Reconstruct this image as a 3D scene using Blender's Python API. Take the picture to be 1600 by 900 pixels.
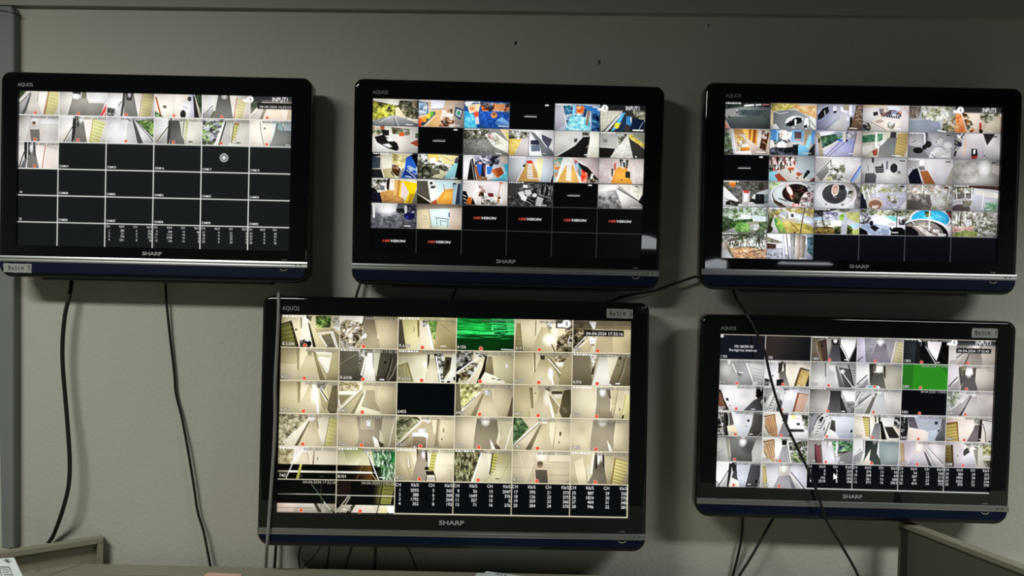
import bpy, bmesh, math, time
import numpy as np
from mathutils import Vector, Matrix

# ---------------------------------------------------------------- scene reset
for o in list(bpy.data.objects): bpy.data.objects.remove(o)
SC = bpy.context.scene
COL = SC.collection
R = math.radians

# ---------------------------------------------------------------- camera, light, exposure
EYE = 1.56            # camera height above the floor
FPX = 1180.0          # focal length in pixels of the 1600x900 frame
WALL = 2.032          # distance to the wall that carries the televisions
# camera axes (right, down, forward) written in wall axes (right, down, into the wall)
CAX = ((0.999767, -0.021417, 0.002828), (0.021461, 0.999633, -0.016531), (-0.002472, 0.016588, 0.999859))
def wv(v): return Vector((v[0], v[2], -v[1]))          # wall axes -> world axes
right, down, fwd = wv(CAX[0]), wv(CAX[1]), wv(CAX[2])
cam = bpy.data.cameras.new('camera')
cam.sensor_width = 36.0
cam.lens = FPX*36.0/1600.0
cam.clip_start = 0.02
camo = bpy.data.objects.new('camera', cam)
COL.objects.link(camo)
camo.matrix_world = Matrix(((right.x, -down.x, -fwd.x, 0), (right.y, -down.y, -fwd.y, 0), (right.z, -down.z, -fwd.z, EYE), (0, 0, 0, 1)))
SC.camera = camo

W = bpy.data.worlds.new('world'); SC.world = W; W.use_nodes = True
W.node_tree.nodes['Background'].inputs[0].default_value = (0.5, 0.55, 0.6, 1)
W.node_tree.nodes['Background'].inputs[1].default_value = 0.02

def area_light(name, loc, size, size_y, power, col, rot=(0, 0, 0)):
    l = bpy.data.lights.new(name, 'AREA'); l.shape = 'RECTANGLE'; l.size = size; l.size_y = size_y
    l.energy = power; l.color = col
    o = bpy.data.objects.new(name, l); COL.objects.link(o); o.location = loc; o.rotation_euler = rot
    return o
area_light('ceiling_lamp_light', (-1.60, 0.32, 2.66), 1.0, 0.30, 52.0, (0.985, 1.0, 0.93)).data.spread = R(170)
area_light('ceiling_lamp_light', (2.15, 0.30, 2.66), 1.0, 0.30, 55.0, (0.98, 1.0, 0.97)).data.spread = R(135)

SC.view_settings.view_transform = 'Standard'
SC.view_settings.look = 'None'
SC.view_settings.gamma = 1.0
SC.view_settings.use_curve_mapping = False
SC.view_settings.exposure = 0.0

# ---------------------------------------------------------------- helpers
def ray(px, py, y):
    """the point where the sight line through a pixel meets the vertical plane y metres in front of the camera"""
    d = right*((px-800)/FPX) + down*((py-450)/FPX) + fwd
    p = d*(y/d.y)
    return Vector((p.x, p.y, p.z+EYE))

def material(name, col, rough=0.5, metal=0.0, spec=0.5, bump=0.0, bscale=60.0, var=0.0, vscale=3.0, coat=0.0):
    m = bpy.data.materials.new(name); m.use_nodes = True
    nt = m.node_tree; b = nt.nodes['Principled BSDF']
    b.inputs['Base Color'].default_value = (*col, 1)
    b.inputs['Roughness'].default_value = rough
    b.inputs['Metallic'].default_value = metal
    b.inputs['Specular IOR Level'].default_value = spec
    b.inputs['Coat Weight'].default_value = coat
    b.inputs['Coat Roughness'].default_value = 0.08
    tc = nt.nodes.new('ShaderNodeTexCoord')
    if bump:
        n = nt.nodes.new('ShaderNodeTexNoise'); n.inputs['Scale'].default_value = bscale; n.inputs['Detail'].default_value = 5
        bp = nt.nodes.new('ShaderNodeBump'); bp.inputs['Strength'].default_value = bump; bp.inputs['Distance'].default_value = 0.004
        nt.links.new(tc.outputs['Object'], n.inputs['Vector'])
        nt.links.new(n.outputs['Fac'], bp.inputs['Height']); nt.links.new(bp.outputs['Normal'], b.inputs['Normal'])
    if var:
        n = nt.nodes.new('ShaderNodeTexNoise'); n.inputs['Scale'].default_value = vscale; n.inputs['Detail'].default_value = 4
        mx = nt.nodes.new('ShaderNodeMix'); mx.data_type = 'RGBA'
        mx.inputs['A'].default_value = (*[c*(1-var) for c in col], 1); mx.inputs['B'].default_value = (*[min(1, c*(1+var)) for c in col], 1)
        nt.links.new(tc.outputs['Object'], n.inputs['Vector'])
        nt.links.new(n.outputs['Fac'], mx.inputs['Factor']); nt.links.new(mx.outputs['Result'], b.inputs['Base Color'])
    return m

def link(name, me, mat=None, parent=None):
    o = bpy.data.objects.new(name, me); COL.objects.link(o)
    if mat and me is not None: me.materials.append(mat)
    if parent: o.parent = parent
    return o
def from_bm(name, bm, mat, parent=None, smooth=False):
    bmesh.ops.recalc_face_normals(bm, faces=bm.faces)
    me = bpy.data.meshes.new(name); bm.to_mesh(me); bm.free()
    if smooth:
        me.polygons.foreach_set('use_smooth', [True]*len(me.polygons))
        try: me.set_sharp_from_angle(angle=R(40))
        except Exception: pass
    return link(name, me, mat, parent)
def tag(o, label, cat, group=None):
    o['label'] = label; o['category'] = cat
    if group: o['group'] = group
    return o
def structure(o): o['kind'] = 'structure'; return o

def add_box(bm, x0, x1, y0, y1, z0, z1, bevel=0.0, seg=2):
    vs = [bm.verts.new((x, y, z)) for x in (x0, x1) for y in (y0, y1) for z in (z0, z1)]
    fs = [(0, 1, 3, 2), (4, 6, 7, 5), (0, 4, 5, 1), (2, 3, 7, 6), (0, 2, 6, 4), (1, 5, 7, 3)]
    F = [bm.faces.new([vs[i] for i in f]) for f in fs]
    if bevel:
        es = list({e for f in F for e in f.edges})
        bmesh.ops.bevel(bm, geom=es, offset=bevel, segments=seg, affect='EDGES', profile=0.5)
def box(name, x0, x1, y0, y1, z0, z1, mat, parent=None, bevel=0.0):
    bm = bmesh.new(); add_box(bm, x0, x1, y0, y1, z0, z1, bevel)
    return from_bm(name, bm, mat, parent, smooth=bevel > 0)
def prism(name, pts, d, mat, parent=None, bevel=0.0):
    """closed polygon pts (3D) pushed along vector d"""
    bm = bmesh.new(); d = Vector(d)
    a = [bm.verts.new(p) for p in pts]; b = [bm.verts.new(Vector(p)+d) for p in pts]
    bm.faces.new(a); bm.faces.new(b[::-1])
    n = len(a)
    for i in range(n): bm.faces.new((a[i], a[(i+1) % n], b[(i+1) % n], b[i]))
    if bevel: bmesh.ops.bevel(bm, geom=list(bm.edges), offset=bevel, segments=2, affect='EDGES')
    return from_bm(name, bm, mat, parent, smooth=bevel > 0)

def rrect(x0, x1, z0, z1, rt, rb, n=8, inset=0.0):
    """rounded rectangle outline, counter-clockwise seen from the front (-y)"""
    x0 += inset; x1 -= inset; z0 += inset; z1 -= inset; rt = max(rt-inset, .001); rb = max(rb-inset, .001)
    out = []
    for cx, cz, r, a0 in ((x1-rt, z1-rt, rt, 0), (x0+rt, z1-rt, rt, 90), (x0+rb, z0+rb, rb, 180), (x1-rb, z0+rb, rb, 270)):
        for i in range(n+1):
            a = R(a0+90*i/n); out.append((cx+r*math.cos(a), cz+r*math.sin(a)))
    return out

def catmull(P, k=8):
    P = [Vector(p) for p in P]; Q = [P[0]*2-P[1]]+P+[P[-1]*2-P[-2]]
    out = []
    for i in range(1, len(Q)-2):
        a, b, c, d = Q[i-1:i+3]
        for j in range(k):
            t = j/k
            out.append(0.5*((2*b)+(c-a)*t+(2*a-5*b+4*c-d)*t*t+(3*b-a-3*c+d)*t**3))
    out.append(P[-1]); return out
def tube_bm(bm, P, r, n=10):
    rings = []; up = Vector((0, 1, 0))
    for i, p in enumerate(P):
        t = (P[min(i+1, len(P)-1)]-P[max(i-1, 0)]).normalized()
        s = t.cross(up)
        if s.length < 1e-4: s = t.cross(Vector((1, 0, 0)))
        s.normalize(); u = s.cross(t)
        rings.append([bm.verts.new(p+(s*math.cos(2*math.pi*k/n)+u*math.sin(2*math.pi*k/n))*r) for k in range(n)])
    for A, B in zip(rings[:-1], rings[1:]):
        for k in range(n): bm.faces.new((A[k], A[(k+1) % n], B[(k+1) % n], B[k]))
    bm.faces.new(rings[0][::-1]); bm.faces.new(rings[-1])

# text: one temporary font curve turned into plain mesh data
_fc = bpy.data.curves.new('lettering', 'FONT'); _fo = bpy.data.objects.new('lettering', _fc); COL.objects.link(_fo)
def text_data(s, extrude=0.0, bold=0.0):
    _fc.body = s; _fc.size = 1.0; _fc.extrude = extrude; _fc.offset = bold; _fc.resolution_u = 4
    bpy.context.view_layer.update()
    ev = _fo.evaluated_get(bpy.context.evaluated_depsgraph_get()); me = ev.to_mesh()
    me.calc_loop_triangles()
    v = np.zeros(len(me.vertices)*3); me.vertices.foreach_get('co', v)
    t = np.zeros(len(me.loop_triangles)*3, np.int32); me.loop_triangles.foreach_get('vertices', t)
    ev.to_mesh_clear()
    return v.reshape(-1, 3), t.reshape(-1, 3)
_v, _t = text_data('H'); CAP = _v[:, 1].max()
_v, _t = text_data('HH'); HH = _v[:, 0].max()
_v, _t = text_data('H H'); HSH = _v[:, 0].max()
def lettering(name, s, x, z, cap, width, mat, parent, y, align='l', thick=0.0006, bold=0.0, shear=0.0):
    """raised letters; x,z = position of the baseline in the parent's front plane"""
    v, t = text_data(s, 0.02, bold)
    k = cap/CAP; w0, w1 = v[:, 0].min(), v[:, 0].max(); kx = width/(w1-w0)
    V = np.empty_like(v)
    V[:, 0] = (v[:, 0]-w0)*kx + v[:, 1]*k*shear + (x if align == 'l' else x-width/2)
    V[:, 2] = v[:, 1]*k + z
    V[:, 1] = y - (v[:, 2]+0.02)/0.04*thick
    me = bpy.data.meshes.new(name); me.from_pydata(V.tolist(), [], t.tolist())
    return link(name, me, mat, parent)
class Glyphs:
    def __init__(self): self.raw = {}; self.bm = {}
    def load(self, ch, bold):
        k = (ch, bold)
        if k not in self.raw:
            if ch == ' ': self.raw[k] = (None, None, HSH-HH)
            else:
                v, t = text_data('H'+ch+'H'); adv = v[:, 0].max()-HH
                v, t = text_data(ch, 0, bold); self.raw[k] = (v, t, adv)
        return self.raw[k]
    def natural(self, s, size): return sum(self.load(c, 0.0)[2] for c in s)*size/CAP
    def get(self, ch, size, width, shear, bold):
        key = (ch, round(size, 2), round(width, 2), shear, bold)
        if key in self.bm: return self.bm[key]
        v, t, adv = self.load(ch, bold); k = size/CAP
        if v is None: r = (None, 0, 0, adv*k*width)
        else:
            X = v[:, 0]*k*width + v[:, 1]*k*shear; Y = -v[:, 1]*k
            ox, oy = math.floor(X.min())-1, math.floor(Y.min())-1
            w, h = int(math.ceil(X.max())-ox+2), int(math.ceil(Y.max())-oy+2)
            S = 4; gx, gy = np.meshgrid((np.arange(w*S)+.5)/S+ox, (np.arange(h*S)+.5)/S+oy)
            m = np.zeros(gx.shape, bool)
            for a, b, c in t:
                ax, ay, bx, by, cx, cy = X[a], Y[a], X[b], Y[b], X[c], Y[c]
                d1 = (gx-bx)*(ay-by)-(ax-bx)*(gy-by); d2 = (gx-cx)*(by-cy)-(bx-cx)*(gy-cy); d3 = (gx-ax)*(cy-ay)-(cx-ax)*(gy-ay)
                m |= ~(((d1 < 0) | (d2 < 0) | (d3 < 0)) & ((d1 > 0) | (d2 > 0) | (d3 > 0)))
            r = (m.reshape(h, S, w, S).mean((1, 3)).astype(np.float32), ox, oy, adv*k*width)
        self.bm[key] = r; return r
GL = Glyphs()

# ---------------------------------------------------------------- materials
M_wall = material('plaster_wall', (0.46, 0.455, 0.40), 0.75, spec=0.2, bump=0.35, bscale=90, var=0.05, vscale=2.2)
M_soffit = material('painted_beam', (0.36, 0.36, 0.315), 0.8, spec=0.2, bump=0.25, bscale=70, var=0.04)
M_room = material('room_paint', (0.16, 0.165, 0.155), 0.85, spec=0.2, var=0.05)
M_floor = material('floor_tile', (0.12, 0.115, 0.105), 0.5, var=0.1)
M_bezel = material('gloss_black_plastic', (0.004, 0.005, 0.006), 0.025, spec=0.45)
M_back = material('matt_black_plastic', (0.006, 0.006, 0.007), 0.5)
M_navy = material('navy_speaker_panel', (0.003, 0.007, 0.026), 0.5, spec=0.14)
M_chrome = material('brushed_silver_strip', (0.50, 0.51, 0.50), 0.33, metal=1.0)
M_logo = material('grey_lettering', (0.34, 0.36, 0.38), 0.4)
M_logo2 = material('silver_lettering', (0.42, 0.43, 0.44), 0.35)
M_dot = material('sensor_black', (0.003, 0.003, 0.003), 0.3)
M_ring = material('power_ring_cream', (0.62, 0.56, 0.30), 0.4)
M_tape = material('masking_tape', (0.29, 0.31, 0.29), 0.7, var=0.12, vscale=60, bump=0.2, bscale=250)
M_ink = material('marker_ink', (0.006, 0.007, 0.01), 0.5)
M_cable = material('black_cable', (0.006, 0.006, 0.006), 0.42)
M_cableg = material('grey_cable', (0.22, 0.225, 0.215), 0.5, var=0.15, vscale=30)
M_desk = material('olive_grey_laminate', (0.245, 0.235, 0.17), 0.5, spec=0.3, bump=0.06, bscale=200, var=0.05, vscale=5)
M_deskd = material('olive_panel', (0.105, 0.105, 0.085), 0.6, var=0.05)
M_trunk = material('grey_painted_steel', (0.17, 0.185, 0.18), 0.5, var=0.10, vscale=9)
M_paper = material('white_paper', (0.62, 0.68, 0.68), 0.8, var=0.04, vscale=20)
M_pink = material('salmon_paper', (0.66, 0.40, 0.31), 0.8)
M_print = material('printer_ink', (0.05, 0.055, 0.06), 0.8)
M_mark = material('dark_speck', (0.012, 0.012, 0.012), 0.7)

# ---------------------------------------------------------------- the room
structure(box('floor', -3.2, 3.2, -2.6, 2.3, -0.1, 0.0, M_floor))
structure(box('ceiling', -3.2, 3.2, -2.6, 2.3, 2.72, 2.82, M_room))
structure(box('wall_back', -3.2, 3.2, WALL, WALL+0.15, 0.0, 2.72, M_wall))
structure(box('wall_left', -3.2, -3.05, -2.6, WALL, 0.0, 2.72, M_room))
structure(box('wall_right', 3.05, 3.2, -2.6, WALL, 0.0, 2.72, M_room))
structure(box('wall_front', -3.2, 3.2, -2.6, -2.45, 0.0, 2.72, M_room))
# the beam whose underside meets the wall just above the televisions (it sags a little to the right)
zl, zr = EYE+0.6925+0.0085*(-3.05+1.1)*-1*0, EYE+0.70
sl = 0.0086
zL = EYE+0.692+sl*(-3.05+1.1)*1.0; zR = EYE+0.692+sl*(3.05+1.1)
structure(prism('trim_1', [(-3.05, WALL-.018, zL), (3.05, WALL-.018, zR), (3.05, WALL-.018, 2.72), (-3.05, WALL-.018, 2.72)], (0, .018, 0), M_soffit))

# two narrow windows in the wall behind the camera, blinds nearly down (their daylight glints in the glossy frames)
M_day = bpy.data.materials.new('daylight_glass'); M_day.use_nodes = True
_d = M_day.node_tree.nodes['Principled BSDF']; _d.inputs['Base Color'].default_value = (.6, .65, .7, 1)
_d.inputs['Emission Color'].default_value = (0.88, 0.94, 1.0, 1); _d.inputs['Emission Strength'].default_value = 7.0
M_blind = material('grey_blind', (0.30, 0.31, 0.30), 0.8, bump=.3, bscale=40, var=.1)
for i, (x0, x1, zb, zg) in enumerate(((1.18, 1.78, 1.585, 1.690), (2.20, 2.66, 1.632, 1.660))):
    w = structure(bpy.data.objects.new('window_%d' % (i+1), None)); COL.objects.link(w); w.location = (0, -2.45, 0)
    for a in ((x0-.04, x0, zb-.05, 2.15), (x1, x1+.04, zb-.05, 2.15), (x0, x1, zb-.05, zb), (x0, x1, 2.11, 2.15)):
        box('window_frame', a[0], a[1], .0005, .03, a[2], a[3], M_soffit, w)
    box('pane', x0, x1, .0005, .008, zb, zg+.02, M_day, w)
    low = ([(0, 1.700), (.18, 1.690), (.36, 1.655), (.55, 1.625), (.70, 1.640), (.86, 1.665), (1, 1.650)] if i == 0 else
           [(0, 1.640), (.10, 1.655), (.14, 1.648), (.5, 1.650), (.9, 1.652), (1, 1.640)])
    pts = [(x0+(x1-x0)*u, .012, z) for u, z in low]+[(x1, .012, 2.11), (x0, .012, 2.11)]
    prism('blind', pts, (0, .008, 0), M_blind, w)

# ---------------------------------------------------------------- screen pictures: a small vector painter
def hexc(s):
    if len(s) == 3: s = s[0]*2 + s[1]*2 + s[2]*2
    return np.array([int(s[i:i+2], 16)/255.0 for i in (0, 2, 4)], dtype=np.float32)

def pt(s):
    a, b = s.split(','); return (float(a), float(b))

class Painter:
    """Paints one screen picture. Tile ops use 0..100 tile coordinates, y downwards."""
    def __init__(self, W, H, seed):
        self.W, self.H = W, H
        self.a = np.zeros((H, W, 3), np.float32)
        self.rng = np.random.RandomState(seed)
        self.box = (0, 0, W, H)
    def xy(self, p):
        x0, y0, x1, y1 = self.box
        return (x0 + p[0]*(x1-x0)/100.0, y0 + p[1]*(y1-y0)/100.0)
    def clip(self, xa, ya, xb, yb):
        x0, y0, x1, y1 = self.box
        xa = max(int(math.floor(xa)), int(round(x0)), 0); ya = max(int(math.floor(ya)), int(round(y0)), 0)
        xb = min(int(math.ceil(xb))+1, int(round(x1)), self.W); yb = min(int(math.ceil(yb))+1, int(round(y1)), self.H)
        return xa, ya, xb, yb
    def mask(self, P):
        xs = [p[0] for p in P]; ys = [p[1] for p in P]
        c = self.clip(min(xs), min(ys), max(xs), max(ys))
        if c[2] <= c[0] or c[3] <= c[1]: return None
        X, Y = np.meshgrid(np.arange(c[0], c[2])+.5, np.arange(c[1], c[3])+.5)
        m = np.zeros(X.shape, bool)
        n = len(P)
        for i in range(n):
            ax, ay = P[i]; bx, by = P[(i+1) % n]
            if ay == by: continue
            cr = (ay > Y) != (by > Y)
            m ^= cr & (X < (bx-ax)*(Y-ay)/(by-ay)+ax)
        return c, m, X, Y
    def put(self, c, m, col, a=1.0):
        s = self.a[c[1]:c[3], c[0]:c[2]]
        mm = (m.astype(np.float32)*a)[..., None]
        s[:] = s*(1-mm) + col*mm
    def poly(self, col, pts, a=1.0):
        r = self.mask([self.xy(p) for p in pts])
        if r: self.put(r[0], r[1], col, a)
    def grad(self, c1, c2, pa, pb, pts):
        r = self.mask([self.xy(p) for p in pts])
        if not r: return
        c, m, X, Y = r
        ax, ay = self.xy(pa); bx, by = self.xy(pb)
        d = (bx-ax)**2+(by-ay)**2
        t = np.clip(((X-ax)*(bx-ax)+(Y-ay)*(by-ay))/max(d, 1e-6), 0, 1)[..., None]
        self.put(c, m, c1*(1-t)+c2*t)
    def line(self, col, w, pts):
        w = w*(self.box[3]-self.box[1])/100.0/2
        Q = [self.xy(p) for p in pts]
        for (ax, ay), (bx, by) in zip(Q[:-1], Q[1:]):
            c = self.clip(min(ax, bx)-w-1, min(ay, by)-w-1, max(ax, bx)+w+1, max(ay, by)+w+1)
            if c[2] <= c[0] or c[3] <= c[1]: continue
            X, Y = np.meshgrid(np.arange(c[0], c[2])+.5, np.arange(c[1], c[3])+.5)
            d2 = (bx-ax)**2+(by-ay)**2+1e-9
            t = np.clip(((X-ax)*(bx-ax)+(Y-ay)*(by-ay))/d2, 0, 1)
            d = np.hypot(X-ax-t*(bx-ax), Y-ay-t*(by-ay))
            self.put(c, np.clip(w+.5-d, 0, 1), col)
    def ell(self, col, p, r, a=1.0, soft=False, ang=0.0):
        cx, cy = self.xy(p)
        rx = r[0]*(self.box[2]-self.box[0])/100.0; ry = r[1]*(self.box[3]-self.box[1])/100.0
        R = max(rx, ry) if ang else 0
        c = self.clip(cx-max(rx, R), cy-max(ry, R), cx+max(rx, R), cy+max(ry, R))
        if c[2] <= c[0] or c[3] <= c[1]: return
        X, Y = np.meshgrid(np.arange(c[0], c[2])+.5, np.arange(c[1], c[3])+.5)
        dx, dy = X-cx, Y-cy
        if ang:
            k = math.radians(ang); dx, dy = dx*math.cos(k)+dy*math.sin(k), -dx*math.sin(k)+dy*math.cos(k)
        q = (dx/rx)**2+(dy/ry)**2
        m = np.clip(1-q, 0, 1) if soft else (q < 1)
        self.put(c, m, col, a)
    def vnoise(self, h, w, s):
        g = self.rng.rand(int(h/s)+3, int(w/s)+3); Y = np.arange(h)/s; X = np.arange(w)/s
        yi = Y.astype(int); xi = X.astype(int); fy = (Y-yi)[:, None]; fx = (X-xi)[None]
        fy = fy*fy*(3-2*fy); fx = fx*fx*(3-2*fx)
        return (g[yi][:, xi]*(1-fx)+g[yi][:, xi+1]*fx)*(1-fy)+(g[yi+1][:, xi]*(1-fx)+g[yi+1][:, xi+1]*fx)*fy
    def cnoise(self, C, h, w, s, sx):
        """blotches: every cell of a jittered grid takes one of the colours, softly joined"""
        gh, gw = int(h/s)+4, int(w/(s*sx))+4
        g = C[self.rng.randint(0, len(C), (gh, gw))]
        Y = (np.arange(h)/s)[:, None]+.7*self.rng.rand(h//2+1, w//2+1).repeat(2, 0).repeat(2, 1)[:h, :w]
        X = (np.arange(w)/(s*sx))[None]+.7*self.rng.rand(h//2+1, w//2+1).repeat(2, 0).repeat(2, 1)[:h, :w]
        yi = Y.astype(int); xi = X.astype(int); fy = (Y-yi)[..., None]; fx = (X-xi)[..., None]
        fy = fy*fy*(3-2*fy); fx = fx*fx*(3-2*fx)
        return (g[yi, xi]*(1-fx)+g[yi, xi+1]*fx)*(1-fy)+(g[yi+1, xi]*(1-fx)+g[yi+1, xi+1]*fx)*fy
    def noise(self, cols, s, pts, sx=1.0):
        r = self.mask([self.xy(p) for p in pts])
        if not r: return
        c, m, X, Y = r
        s = max(1.6, s*(self.box[3]-self.box[1])/100.0)
        C = np.array(cols)
        n = .55*self.cnoise(C, m.shape[0], m.shape[1], s*1.5, sx)+.45*self.cnoise(C, m.shape[0], m.shape[1], max(1.4, s*.6), sx)
        mu = C.mean(0)
        self.put(c, m, np.clip((n-mu)*1.45+mu, 0, 1))
    def tile(self, box, spec):
        self.box = box
        for op in spec.split(';'):
            t = op.split()
            if not t: continue
            k = t[0]
            if k == 'B':
                full = [(0, 0), (100, 0), (100, 100), (0, 100)]
                if len(t) == 2: self.poly(hexc(t[1]), full)
                else: self.grad(hexc(t[1]), hexc(t[2]), (0, 0), (100, 0) if t[3] == 'h' else (0, 100), full)
            elif k == 'P': self.poly(hexc(t[1]), [pt(s) for s in t[2:]])
            elif k == 'A': self.poly(hexc(t[1]), [pt(s) for s in t[3:]], float(t[2]))
            elif k == 'G': self.grad(hexc(t[1]), hexc(t[2]), pt(t[3]), pt(t[4]), [pt(s) for s in t[5:]])
            elif k == 'L': self.line(hexc(t[1]), float(t[2]), [pt(s) for s in t[3:]])
            elif k == 'E': self.ell(hexc(t[1]), pt(t[2]), pt(t[3]), ang=float(t[4]) if len(t) > 4 else 0)
            elif k == 'O': self.ell(hexc(t[1]), pt(t[2]), pt(t[3]), float(t[4]), True)
            elif k in 'NV': self.noise([hexc(x) for x in t[1].split('/')], float(t[2]), [pt(s) for s in t[3:]], .45 if k == 'V' else 1.25)
            elif k == 'Z': self.noise([hexc(x) for x in t[1].split('/')], float(t[2]), [pt(s) for s in t[3:]], 14.0)
            elif k == 'H':   # n copies of a line, each shifted by dx,dy
                pa, pb, n, d = pt(t[3]), pt(t[4]), int(t[5]), pt(t[6])
                for i in range(n):
                    self.line(hexc(t[1]), float(t[2]), [(pa[0]+d[0]*i, pa[1]+d[1]*i), (pb[0]+d[0]*i, pb[1]+d[1]*i)])
    def text(self, glyphs, s, x, y, size, col, width=1.0, shear=0.0, align='l', edge=None, bold=0.0, a=1.0):
        """x, y in buffer pixels (left, baseline); size = cap height in pixels"""
        items = []; adv = 0.0
        for ch in s:
            bm, ox, oy, ad = glyphs.get(ch, size, width, shear, bold)
            items.append((bm, ox+adv, oy)); adv += ad
        if align == 'r': x -= adv
        elif align == 'c': x -= adv/2
        self.box = (0, 0, self.W, self.H)
        def blit(dx, dy, c, al):
            for bm, ox, oy in items:
                if bm is None: continue
                px = int(round(x+ox+dx)); py = int(round(y+oy+dy))
                h, w = bm.shape
                x0, y0 = max(px, 0), max(py, 0); x1, y1 = min(px+w, self.W), min(py+h, self.H)
                if x1 <= x0 or y1 <= y0: continue
                m = bm[y0-py:y1-py, x0-px:x1-px, None]*al
                sl = self.a[y0:y1, x0:x1]; sl[:] = sl*(1-m)+c*m
        if edge is not None:
            for dx, dy in ((1, 1), (-1, 1), (1, -1), (-1, -1)): blit(dx, dy, edge, .45)
        blit(0, 0, col, a)
        return adv

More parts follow.
